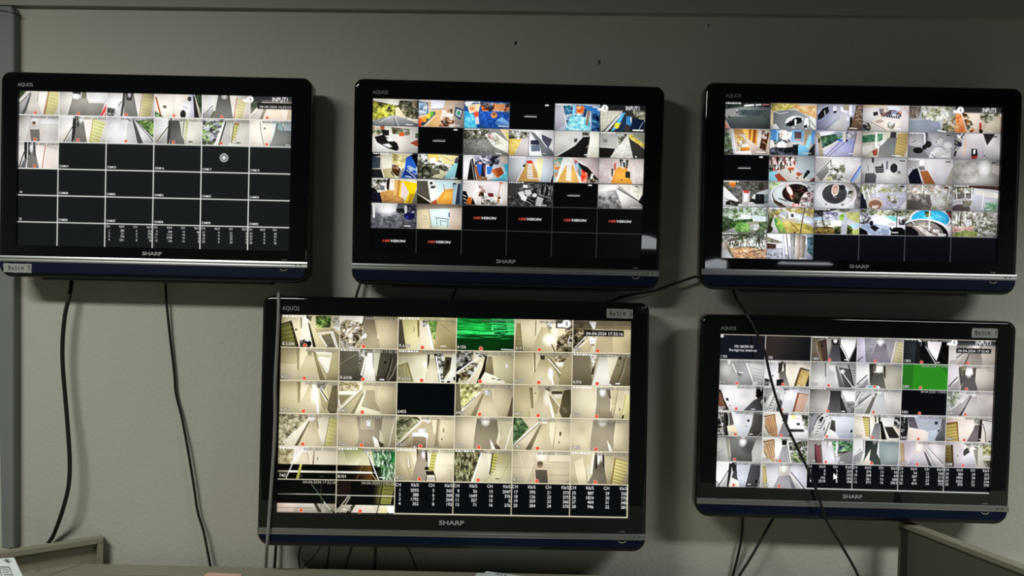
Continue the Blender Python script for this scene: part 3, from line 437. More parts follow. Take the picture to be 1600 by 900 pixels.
T3 = ["B 5c6464;N 2c3430/445048/1c2420 6 0,0 100,0 100,16 40,14 0,26;L eee 7 44,12 62,9;L ddd 6 68,9 78,7;L c88 4 82,7 96,6;G 8e908c 6a706e 30,20 60,60 0,28 50,17 100,22 100,50 0,60;N 50595a/6a7070/454e50 14 30,28 100,26 100,62 30,48;G 58605f 484e50 50,50 50,100 0,56 100,50 100,100 0,100;E 333 27,36 2,5;E ddd 27,31 1.5,3;N ddd/332/777 7 1,48 12,50 12,62 3,64;P c88a80 0,72 5,74 13,100 0,100;L ddd 2 3,70 13,100",
"B c8c4bc;N cc6/885/ec9/a94/ee8 7 0,2 62,2 52,20 20,28 0,30;N e0b080/c89868/eed0a0 8 46,8 100,6 100,56 66,34;G 72777a 94989a 20,30 60,100 6,34 34,26 56,26 94,62 92,100 20,100 6,80;L eee 2 8,34 20,40 38,34;P e4d0a8 0,20 6,34 6,86 2,86;P eceae8 31,76 36,58 48,48 62,47 72,54 70,64;P 1c1c20 36,78 46,60 58,52 68,54 68,72 44,88 34,86;P ddd 40,64 48,56 50,58 44,68;P eee 52,60 57,62 56,84 53,84;P eee 72,90 74,56 82,52 84,80 78,98;P 222 72,84 80,80 80,92 74,94;P e8e8e4 84,48 100,60 100,98 88,90;L 332 2 86,64 98,90;P e8e8ec 6,84 12,78 20,98 4,98;L fff 3 48,93 53,93",
"B a8a8bc;G 8c90b0 b4b4bc 0,50 60,80 0,60 34,10 68,20 66,100 0,100;L 445 1 20,98 50,46;L 778 1.5 2,78 18,60;P b8b8b8 48,60 66,40 62,98 22,98;P 222226 2,44 12,18 24,8 27,30 12,54 3,62;L dde 2 3,36 12,14 24,6;L eee 3 17,26 18,42;P e0e0e4 34,8 42,6 44,26 36,30;P 333 36,26 44,24 42,34 36,34;P dde 50,10 66,10 66,34 52,26;P 9a9080 56,2 70,2 70,24 58,22;P e4e4ec 70,4 76,4 76,40 70,40;P 6a5648 86,2 100,2 100,98 66,98 78,60;N 5a4a40/8a7464/c8b4a4/332 9 84,4 100,4 100,80 84,60;P 221 72,50 78,46 78,66 75,90 72,88;P dde 66,48 71,50 70,62 66,60;L fff 3 72,90 88,91",
"B d8d0cc;P e8d0b0 0,0 60,0 40,6 0,12;G e4e0e0 c0bcc0 10,20 20,80 0,10 36,12 34,50 8,80 0,80;P 2c2e30 22,28 32,24 33,38 23,42;N 334/bbd/fff/c86/667 8 34,14 88,8 90,44 40,44;P dce4f0 54,4 78,4 76,18 54,18;H 334 5 52,38 54,44 6 5,1;P f0e0d4 18,64 36,48 82,68 78,80 54,96 44,92;P b8a8a0 24,62 38,52 48,62 34,70;L 665 1.5 18,64 52,96;N 443/998/ddd 7 54,64 72,66 66,94 54,84;N 556/eee/332 8 0,60 14,70 22,98 0,98;P d0c8c8 84,10 100,12 100,98 82,90;L c87 2 90,6 100,34;L fff 3 70,88 82,90",
"B a8acb0;P 665c54 0,4 26,2 22,44 2,50;V 8a8078/554c48/aaa098 8 2,8 24,4 22,44 2,50;N 998/ddd/665/fff/bb9 8 26,2 94,2 84,44 52,60 28,46;G 98a0ac 7c8290 10,50 60,90 0,56 40,52 66,58 72,98 0,98;N 332/998/ba7/665/ddd 8 76,50 100,24 100,98 70,98;L b84 2 98,40 90,98;L eee 5 64,92 80,96;P eee 30,20 36,16 38,34 32,38",
"B d0b8a4;P d88850 0,26 12,28 26,98 0,98;N e0a070/c87040/f0c898 9 0,30 12,32 20,98 0,98;N 221/eed/b63/554 8 14,22 26,28 46,84 38,98 28,92;G d8c8bc b8a898 40,20 70,90 30,24 56,22 62,60 90,70 84,98 46,98;N 776/bba/443/ccb 7 54,24 96,20 92,40 68,62 54,44;P cfc4b0 70,62 96,34 98,98 62,98;P a83c34 53,60 58,60 58,88 53,90;E 221 57,92 4,8;L eee 3 74,92 80,92;L fff 3 98,26 99,34;G 333 555 0,0 100,0 0,0 100,0 100,18 0,18",
"B cabcac;N 786/443/bcb/565 7 0,4 14,20 22,100 0,100;P ccc8cc 12,2 20,2 30,98 22,98;L eee 3 18,4 28,98;P 887 0,0 12,0 0,24;P b89060 20,0 50,0 46,20 24,26;N eee/c94/876/fff/ba7 8 22,22 40,30 58,72 56,86 34,80;N c8883c/a86828 7 36,72 56,70 58,84 38,88;P f0eeee 24,88 60,84 66,98 26,98;P f8c870 40,2 52,2 52,14 44,20;P e8b860 48,2 54,2 52,38 48,34;P a86828 54,2 60,2 58,46 54,40;P d8a858 60,2 64,2 64,52 58,46;P 8a5020 64,2 70,4 68,58 62,52;P c89450 70,4 74,6 72,66 68,60;P c8c0b8 74,4 84,6 78,80 72,70;P 4a2c1c 84,10 98,14 92,88 77,82;N 4a2c1c/8a6040/eee 7 82,4 94,10 92,60 84,50;L a87848 2.5 98,20 90,92;G c8b8ac a89890 50,60 80,98 52,50 74,70 96,88 96,98 62,98;L fff 3.5 72,88 90,90",
"B b8b4b0;N 234/6ac/eee/443/89b 8 0,0 46,0 44,50 0,60;P 5a90c8 4,0 14,0 14,40 4,44;P 8abce0 14,4 18,4 18,46 14,46;N e8dcd8/a87870/fff 7 22,2 38,2 36,24 22,30;E f0e8e0 33,30 7,11;E eee 44,18 5,9;E f4ece4 3,58 7,17;E f0e8e4 26,62 10,17;E e8dcd4 40,14 3,6;P 74a4cc 48,2 74,2 72,46 46,46;P 3a2c30 53,8 68,8 68,34 53,34;H caa 1 53,14 68,14 3 0,7;P c08870 54,36 68,36 68,42 54,42;P a89880 74,2 88,2 86,60 74,56;P 9cdcf0 84,20 92,20 86,70 76,70;P 6a9cd8 90,2 98,4 96,60 90,50;P 1c1c22 0,76 14,68 34,80 60,60 62,98 0,98;N 1c1c22/445/889 9 4,70 40,70 60,98 0,98;P 181c1c 34,70 50,66 48,88 32,92;P 1c2028 50,58 64,56 62,94 50,94;P 7cb8dc 62,58 76,60 86,80 82,98 62,98;P 333 86,78 98,50 98,98 84,98;L eee 2.5 72,90 90,90",
"B b4b4c8;P eef 6,8 40,2 30,24 12,30;N 354/685/233/798 7 8,24 56,8 58,26 44,40 14,74;E 8a90a0 50,14 7,8;P c8c4c0 12,72 46,40 50,42 14,84;G c4c0dc 9498c0 30,90 70,40 16,98 16,84 54,36 90,34 84,98;L 224 1.5 22,98 58,36;L 335 1.5 30,98 66,40;L 99c 2 44,98 44,72;P 3a70b0 44,36 50,32 58,34 52,42;P ccc8b8 58,2 64,2 64,44 60,44;V ddd/99a/667 8 64,2 90,4 88,30 64,34;E 223 67,38 2,6;P a49884 0,8 8,12 18,98 8,98 4,50;E 222 7,40 2,10;L 556 2 88,10 78,98;P d0c4bc 90,2 100,2 100,98 80,98;L fff 3 72,88 82,88",
"B c8c8b8;N 5a8a6a/3a7a58/79a98a 8 0,18 44,8 44,34 0,46;L fff 2 0,14 48,6;L 335 2 0,44 40,36;P ddc 0,0 40,0 40,8 0,12;P fff 28,2 33,2 33,60 29,66;L ccc 2 48,4 50,40;P eee 32,56 44,46 48,50 34,72;L 332 3 38,54 46,64;P eee 42,36 54,32 56,40 42,48;P e8e4e0 0,60 22,52 24,70 6,94 0,94;P a05048 22,76 34,66 34,92 26,94;G 6c7070 8a8c8a 60,20 50,95 38,60 58,24 76,24 74,98 36,98;P 3c3c3c 62,2 74,2 74,24 60,24;P b09c6c 76,6 100,6 98,70 90,98 72,86;H 8a7848 1.5 78,20 98,32 6 -.5,12;L fff 2.5 66,92 86,93;L 665 3 48,50 54,60",
"B 9c9aa0;P a8a6aa 0,6 30,2 32,50 6,60;P 77757a 0,50 30,60 48,96 0,96;P eee 33,6 37,6 38,44 35,44;P 555 38,4 42,4 42,42 39,42;P b4b2b8 42,2 100,2 100,60 56,50;E 222 44,46 7,13;E 1c1c1e 22,70 11,12;E 222 36,58 5,10;L 443 2 8,40 18,32;N eeeef0/ccc/bbb 9 50,78 60,56 92,62 94,98 46,96;E ddd 86,48 9,12;L 777 2 60,40 68,12 76,22;P ccc 62,30 74,20 76,38 66,44;L 222 2 52,84 60,98;L 444 4 84,10 90,10;L fff 2.5 74,90 90,90",
"B c4c0c4;L 222 3 0,4 14,2;H 222 2 2,4 16,34 3 8,0;L 222 3 22,2 4,40;N ddd/556/332 8 0,10 14,10 12,60 2,80;E 334 12,44 5,10;L 222 4 0,66 6,50;P 222 2,70 6,70 4,90 0,90;G d0c8c8 b0acb4 30,0 60,90 22,6 66,4 72,98 10,98;P ccb4a8 24,10 28,40 24,90 18,90;P 2a2428 62,2 88,2 72,48;P 111 38,60 50,60 52,88 38,88;P fff 42,64 47,62 46,80 42,80;P a44 38,88 52,86 50,98 38,98;P bcb8bc 88,4 100,4 100,98 62,98 70,50;L 334 4 84,12 92,12;L 556 1.5 62,94 70,80;L 556 1.5 64,82 72,94",
MSG,
"B c4c0bc;N 221/e88/7a7/fff/c55/332 7 0,4 60,4 56,44 0,62;V 1c1414/fff/c66/fff/221 9 0,6 58,4 56,40 0,56;L 221 3 4,6 8,60;L 221 3 18,4 20,54;L 221 3 34,4 34,48;L 221 3 46,4 46,44;P aab4bc 60,2 100,2 100,64 92,90 74,72 58,46;G b8c0c4 98a4ac 60,10 98,80 60,2 100,2 100,60 74,72;P ddb8a8 36,40 56,38 56,48 34,50;L 443 4 24,36 26,56;P 94d0e8 0,62 16,60 20,96 0,98;L 556 2 0,64 20,56;P 9c5034 12,76 22,68 40,98 20,98;P a5583a 40,47 54,45 54,56 42,57;L 332 5 46,58 47,64;P 9c5034 58,68 64,62 74,70 64,80;P 8a4830 58,82 66,84 62,90;E 1c1c1e 85,62 4,8;P 1c1c1e 78,66 86,60 84,76 78,84 74,86;L 111 4 78,80 76,90;L ddd 3 74,88 88,94;P 6a4030 96,84 100,80 100,98 88,98",
"B d8d4d4;P c0bcc0 0,8 36,2 32,12 6,60 0,76;L 332 2.5 4,72 34,14 34,44 14,94 4,72;P 8a8a8c 6,72 26,36 30,52 14,90;P ddd 36,8 64,4 60,34 38,34;N eee/665/aaa/fff/443 8 30,34 64,30 60,92 26,90;P 776 56,44 68,42 66,64 56,60;G f0eced b8b4b8 70,0 92,60 70,2 98,2 96,30 78,90 62,84;P 9cb4dc 98,30 100,50 86,98 78,94;L 24a 4 98,36 78,94;L 778 1.5 52,70 80,98;L 778 1.5 52,70 52,98;N 998/dda 7 26,80 38,76 38,96 26,94;L fff 4 86,8 94,10",
"B b4b4b6;P c8c8ca 0,6 26,6 26,60 0,64;P 333 22,2 27,2 27,22 23,20;P 333 44,24 47,24 48,36 44,36;P 667 54,14 58,14 58,46 54,44;G ccc c0bebc 40,50 80,98 30,60 60,46 100,76 96,98 32,98;P 5c5c62 10,62 28,60 34,70 32,98 8,98;P 3c3c40 30,36 48,32 50,58 32,60;H aaa 1.5 32,44 48,42 2 0,8;E 2c2c30 71,40 8,18;P 777 78,50 86,50 86,62 80,62;L eee 2 68,66 82,78;L 444 4 84,12 94,12;L 556 2 14,30 16,56",
"B c8c4c8;P b8b4b8 0,10 26,10 18,34 0,60;P fff 26,8 38,8 36,26 26,28;H dde 3 2,44 10,70 3 4,-8;P 161a28 2,70 12,44 22,38 36,98 6,98;L ddd 2 24,40 34,98;P 777 24,34 36,30 40,44 28,48;P 905c38 28,50 44,46 62,98 38,98;G dcd8dc a8a4ac 50,0 90,90 38,4 96,4 90,50 84,98 62,98;P 9c9890 96,36 100,30 100,98 82,98;L 443 4 84,12 92,12;L aaa 3 74,92 80,92",
"B 9c9894;G a8a8a8 86827c 0,0 100,100 0,4 100,4 100,98 0,98;N a09e9c/8c8884/b0acaa 14 0,10 60,10 50,90 0,90;O fff 68,34 16,40 .6;O ccc 60,80 40,20 .4;P aca4a0 84,20 100,24 100,60 84,50;L 444 5 84,12 90,12;L ccc 1 20,70 28,86;L bbb 1 34,20 30,60",
"B 66605e;N 555/777/443/8a8684 5 0,2 70,2 90,60 40,80 20,50;P d88848 12,0 30,2 28,18 24,28 16,18;N e84/c73/eb7 8 12,0 28,2 26,26 14,18;G d8dcdc b8c4c8 80,30 100,90 76,44 100,30 100,50 70,56;E 443 84,20 6,14;L 332 2 76,34 92,30;P eceaec 0,18 36,76 32,84 0,64;P dce0e4 0,64 30,90 100,84 100,100 0,100;N 222/776/333 7 8,82 18,74 38,84 34,98 8,94;P c8c4c4 44,38 60,40 60,94 44,96;P b44a48 46,36 58,38 58,48 46,46;P fff 48,50 56,50 56,80 47,80;P eee 68,52 76,50 70,72 64,68;E 222 66,78 6,10;E f0f0f0 64,92 7,11;P 202222 72,50 90,50 92,88 72,88;L 667 1.5 80,50 82,70;P 8c9ca4 92,52 100,52 100,80 92,80",
"B b4bcc0;N 9c6/ddd/cdb/786 8 0,4 30,4 20,20 2,34;P ddd 24,4 70,0 100,20 100,40 70,10 34,12;E dde4e8 50,52 46,50;E a09c98 50,52 42,46;E d8d0cc 50,50 36,44;N 543/876/332 8 8,50 14,46 32,88 40,98 26,98 12,80;E c4ccd0 40,50 30,36;E 241a1a 60,44 30,36;N 241a1a/443/5a3030/111 9 38,16 80,14 92,70 62,90 36,50;L 443 4 24,66 40,74;E e8b8a8 46,34 12,9 60;E f8e8e0 46,34 9,6 60;L e0a890 4 48,52 52,66;N fff/433/caa/eee 6 72,60 80,40 98,30 98,98 66,98;N d44/fff/a33 7 54,84 68,84 66,98 52,98;L 443 3 92,8 98,10;N eee/556/bbb 7 80,8 98,16 98,40 88,40",
"B c8ccd0;E 888480 56,40 44,56;E e4e4e6 48,46 44,58;E c0b8b4 50,40 38,50;E d4d8dc 44,50 36,50;E 4a4a4e 44,44 27,38;G 5a5a5e 3a3a3e 44,0 44,60 20,30 68,30 66,60 50,80 26,64;E 2e2e32 60,18 7,10;E f0ccc4 45,28 8,24 8;E 988c88 45,28 5,17 8;E e8b0a0 45,28 3,12 8;L 99989c 3 42,54 48,58;N 776/333/bbb 7 74,30 84,30 80,60 72,56;N 8a8684/555/aaa 7 88,10 100,20 100,98 86,98 94,50;P eee 80,70 88,74 84,86 76,82;E 99989c 26,84 3,4;E 8a8888 62,84 4,5",
"B a8a8ac;N aaa/dde/887/ccc/996 7 0,2 100,2 100,40 0,42;G b4b8c0 94989c 50,30 50,98 26,36 100,30 100,98 26,98;N aab/99a/bbc 8 26,40 98,40 98,98 30,98;P 20222c 0,34 10,50 16,98 0,98;L eee 5 4,14 10,60;L fff 4 14,20 22,66;L eee 4 26,14 27,36;L eee 3 70,20 68,40;L eef 4 36,4 37,50;E c8b8a8 33,78 17,22;E 8c6858 33,82 14,18;P dcd0c4 26,86 42,84 36,98 26,96;N ccb/775/ddd/554 7 56,44 82,48 80,68 62,70;E 665 74,70 6,6;P ddd 90,84 100,64 100,98 86,98;L 222 5 87,10 94,10;L fff 3 72,90 80,90",
"B a4a2a0;N ccc/887/eee/aaa/b98 7 0,2 100,2 100,40 0,40;N 8c8884/666260/a4a09c/55504c 8 2,34 60,40 56,98 2,98;G 55504c 706c68 20,60 50,98 2,60 30,66 56,98 2,98;N bbb/998/ccc 7 50,34 100,34 98,80 58,90;L ccd 4 80,10 74,80;L eef 3 94,20 90,60;L eee 3 34,4 34,34;L bcd 3 78,70 84,66;L 556 2 70,90 98,76;N 887/cba 8 54,84 66,84 66,98 54,98;P a8a49c 72,80 98,78 96,98 70,98;L 222 5 82,12 90,12;L eee 3 72,92 80,92",
"B b4b4bc;P 4a342c 0,2 100,2 100,18 80,14 40,10 0,14;N c8b8a0/554/ddd/776 7 0,8 46,10 44,36 0,40;N 6c6664/888484/555 8 4,34 44,30 42,56 6,56;G bcbccc a4a4ac 50,30 60,98 46,30 70,30 68,98 44,98;P d4d0cc 48,12 100,30 100,50 50,36;L ccc4bc 3 66,20 98,46;L eee 4 8,16 10,58;L eee 4 27,14 28,46;L fff 4 42,10 42,62;L eee 3 68,34 65,92;L ddd 3 0,66 10,56 28,52 44,56;L ddd 2.5 0,76 14,70 40,70;E 665c5c 20,92 20,18;N 665/998/877 8 22,60 44,58 40,80 24,84;N 586/8a8/687/aba 7 72,66 98,60 98,98 70,98;L fff 3 74,92 82,92",
"B 9a9a88;N 9a9/564/dde/786/cdc 6 0,2 100,2 100,44 0,60;N 4a5c40/354830/687858 7 0,40 26,50 30,80 0,98;N ddf0f4/cfe0ea/eef 9 42,30 100,36 100,56 66,54 40,46;L 556 1 20,10 40,14 36,4;N 3c5c30/5a7c40/2c4424 7 16,70 34,50 68,46 68,56 40,62 24,84;N 6ca050/8cc068/4c7c40/a0cc80 6 28,84 34,64 50,60 62,70 62,98 30,98;P c4c8c4 8,98 28,80 32,98;N c8ccd0/eee/a8a8a8 7 62,72 74,66 84,70 78,90 64,90;N 5a7050/8a9c78/384830 6 80,60 100,54 100,98 72,98 84,84;L 4a5040 1.5 64,10 66,60;L 565 3 98,10 97,60;P ddd 92,96 98,86 98,98",
"B b8b49c;N cb5/986/fff/998/a95 6 0,2 100,2 100,30 0,50;N 785/443/9a7 7 0,30 14,30 4,98 0,98;P e4e4e8 10,60 14,34 18,40 24,98 6,98;N 7a4/9b5/586/bc6 6 14,40 26,44 38,70 42,98 26,98 16,66;N b4b8bc/eee/9aa 8 26,16 44,14 42,36 26,34;P f0f4f8 44,18 60,16 62,40 46,42;P 445 50,24 56,23 57,36 51,37;L 99a 2 43,4 44,50;N c8dce8/e4f0f8/aac 8 60,20 82,26 100,46 100,66 80,54 62,44;N c8b468/b4a058/d8c880 7 32,54 44,50 70,62 100,90 98,98 42,98;N 8c8440/a89c58 7 60,60 84,62 100,76 100,92 80,78;L 4c4430 2 50,56 68,90;L 6a5a48 5 80,2 76,44 72,98;L 77665a 2 76,40 96,20;L 665 2 78,30 66,16;E 332 60,96 2,3;E 443 3,84 9,14",
"B c4c8cc;N 1c1e24/665/334/99a 6 0,2 60,2 22,16 20,40 0,44;N fff/99a/cce/667/ddf 6 20,14 62,4 58,40 28,44;N 998/554/bba 6 50,2 80,2 72,14 52,10;N d0d490/b4b870/e0e0a0 7 70,14 100,10 100,56 76,38;N 8bb44c/6a9438/a0c860 6 55,26 66,20 68,46 56,44;P bcdcf4 0,38 20,30 24,46 0,52;N ddd/99988a/eee/776 6 0,46 36,44 60,60 40,76 0,72;P f4f0f0 36,48 60,46 60,70 38,68;N 6a5a30/8a7848/4c4020/a08c50 7 0,78 30,68 44,74 50,98 0,98;L 2c2418 3 0,74 20,72 40,76;L 443c34 4 16,4 20,50 26,80;P b4b8c4 64,34 75,34 74,64 64,60;P a8acb4 62,60 74,64 70,98 58,94;N 3c4420/6a7c38/222 6 46,70 60,68 60,98 46,98;N 3c4420/7a8c40/222 6 74,60 84,70 90,98 72,98;P a8d0e4 80,60 100,54 100,70 84,74;P b4c470 84,84 100,76 100,98 86,98",
"B e0e4ec;N 564/998/cca/342/eee 6 0,2 100,2 100,26 30,22 0,30;N ddd/889/334/fff 7 0,10 22,16 28,40 0,50;P 74c4bc 54,26 74,24 82,34 80,46 60,42;N e8ecf4/d8dce8/fff 8 24,28 60,30 80,50 60,60 26,48;N 222/ddd/556 7 84,36 100,34 100,58 86,60;P a0b0cc 4,60 24,54 66,64 66,98 30,98 2,80;N a4b0cc/c0cce0/8c98b4 9 6,60 60,62 66,98 36,98;N 14141c/334/eee 7 4,36 20,38 22,54 10,58 0,56;E 181820 26,54 4,10;P 1c1c22 22,68 32,60 44,72 34,86;E b8b4b8 70,56 8,6;E 1c1c20 68,74 2,7;P 0c0e10 0,70 16,84 20,98 0,98;L 0c0c0c 3 81,4 81,70;L 221 3 80,10 72,2;L 221 2 81,20 94,6;P 0c0c0e 70,76 76,68 92,68 100,78 100,98 68,98;L fff 3.5 72,88 84,88",
"B 8a8682;P 443838 0,0 100,0 100,60 0,60;N 8a8c60/ccc/443 7 0,0 40,0 10,40 0,40;E e8ecf0 54,34 46,44;E 3ab0e4 54,34 41,38;N 3ab0e4/58c4f0/2098cc/7cd4f4 8 20,20 60,8 86,24 88,54 60,58 24,44;N 687040/8a9058/343c28 6 40,4 54,4 56,20 44,26;E f4f4f4 40,90 60,58;E 1c1a1a 38,96 56,58;E 88807c 36,98 48,58;P e8e4e8 92,60 100,50 100,98 96,98;N 5a2c2c/a05050/332 8 86,4 100,8 100,36;N bbb/998/ccc/776 7 20,54 44,46 60,70 40,64;L 222 2.5 12,50 30,64 48,98;P c8c0b8 20,60 30,60 66,98 46,98;N ccc4bc/eee/998c88 7 18,60 32,60 68,98 48,98;P 141418 0,62 14,64 28,84 30,98 0,98;L 334 1.5 0,62 20,72;L ddd 3 0,48 10,34 20,56;N dba/eee/a88 7 60,72 74,74 74,88 60,84;P eee 72,86 90,90 88,98 72,98;L f0f4f8 5 52,0 52,76;L 222 3 50,78 56,86",
"B 998f88;N 776/ccc/554/fff/a9998f 6 0,2 100,2 100,62 0,62;V 665c58/ccc/887/eee 10 0,2 70,2 66,60 0,60;L 443c38 4 20,10 19,68;L 665 3 44,8 46,60;L 776 2.5 62,10 54,90;N c8a498/a4786c/ddc4bc 7 0,60 50,58 44,84 0,80;N aaa/ddd/776/554 6 46,40 100,30 100,98 54,98;N 8a9c58/667c3c/a4b474/998c60 6 8,84 30,74 56,80 58,98 2,98;L 776 2 70,60 98,80",
"B a89c90;P fff 20,4 98,4 98,60 20,64;V fff/332/9a9/fff/554 8 8,2 98,2 98,56 20,62;N 332/776/ccc/453 6 0,2 84,2 60,22 0,40;L 3c3630 3 84,4 84,50 90,62;L 443 2.5 38,20 38,60;L 443 2 46,10 47,58;L 443 2.5 56,8 56,58;N 665/332/aaa/ccb 6 26,54 80,52 84,64 26,66;N c8a078/876654/ecd4b8/a4846c/c09070 6 18,60 60,56 100,66 100,98 30,98;L 5a4c40 3 60,76 90,64;L ddd 3 6,12 6,60;L ddd 2 4,14 14,18;N 5a5c40/887 7 12,44 30,90 24,98 14,60;G a8acb0 c8ccd0 0,60 20,98 0,66 12,66 26,98 0,98",
"B a8acb8;P fafcff 0,2 100,2 100,40 30,50 0,40;N 998/776c70/665 6 0,14 33,32 33,42 0,34;P 4a3830 0,38 20,42 20,58 0,60;P dde 20,40 34,36 34,56 20,58;L 556 3 0,64 30,58;N 9a9ca8/b8bcc8/787c84/ccd 5 0,64 32,56 44,60 50,98 0,98;P c8ccd8 33,2 37,2 40,98 36,98;P fff 38,2 46,2 48,80 42,80;L 5a5450 3 42,4 46,60 48,98;V 8a8c84/5a6458/a8a898 8 50,2 62,2 60,90 54,90;P 98989c 52,2 58,2 58,98 54,98;G ccc0b4 988c80 64,0 73,0 63,2 74,2 72,98 63,98;G c0b4a8 887c70 74,0 82,0 75,2 84,10 82,98 73,98;P bcd0e8 86,4 100,2 100,12 86,18;N 5a7c94/344c58/8ab0c8/465 7 86,16 100,10 100,84 88,70;L fff 2 86,2 88,60;P b4b8c8 82,70 88,66 98,98 82,98;L fff 3 72,94 86,95"]

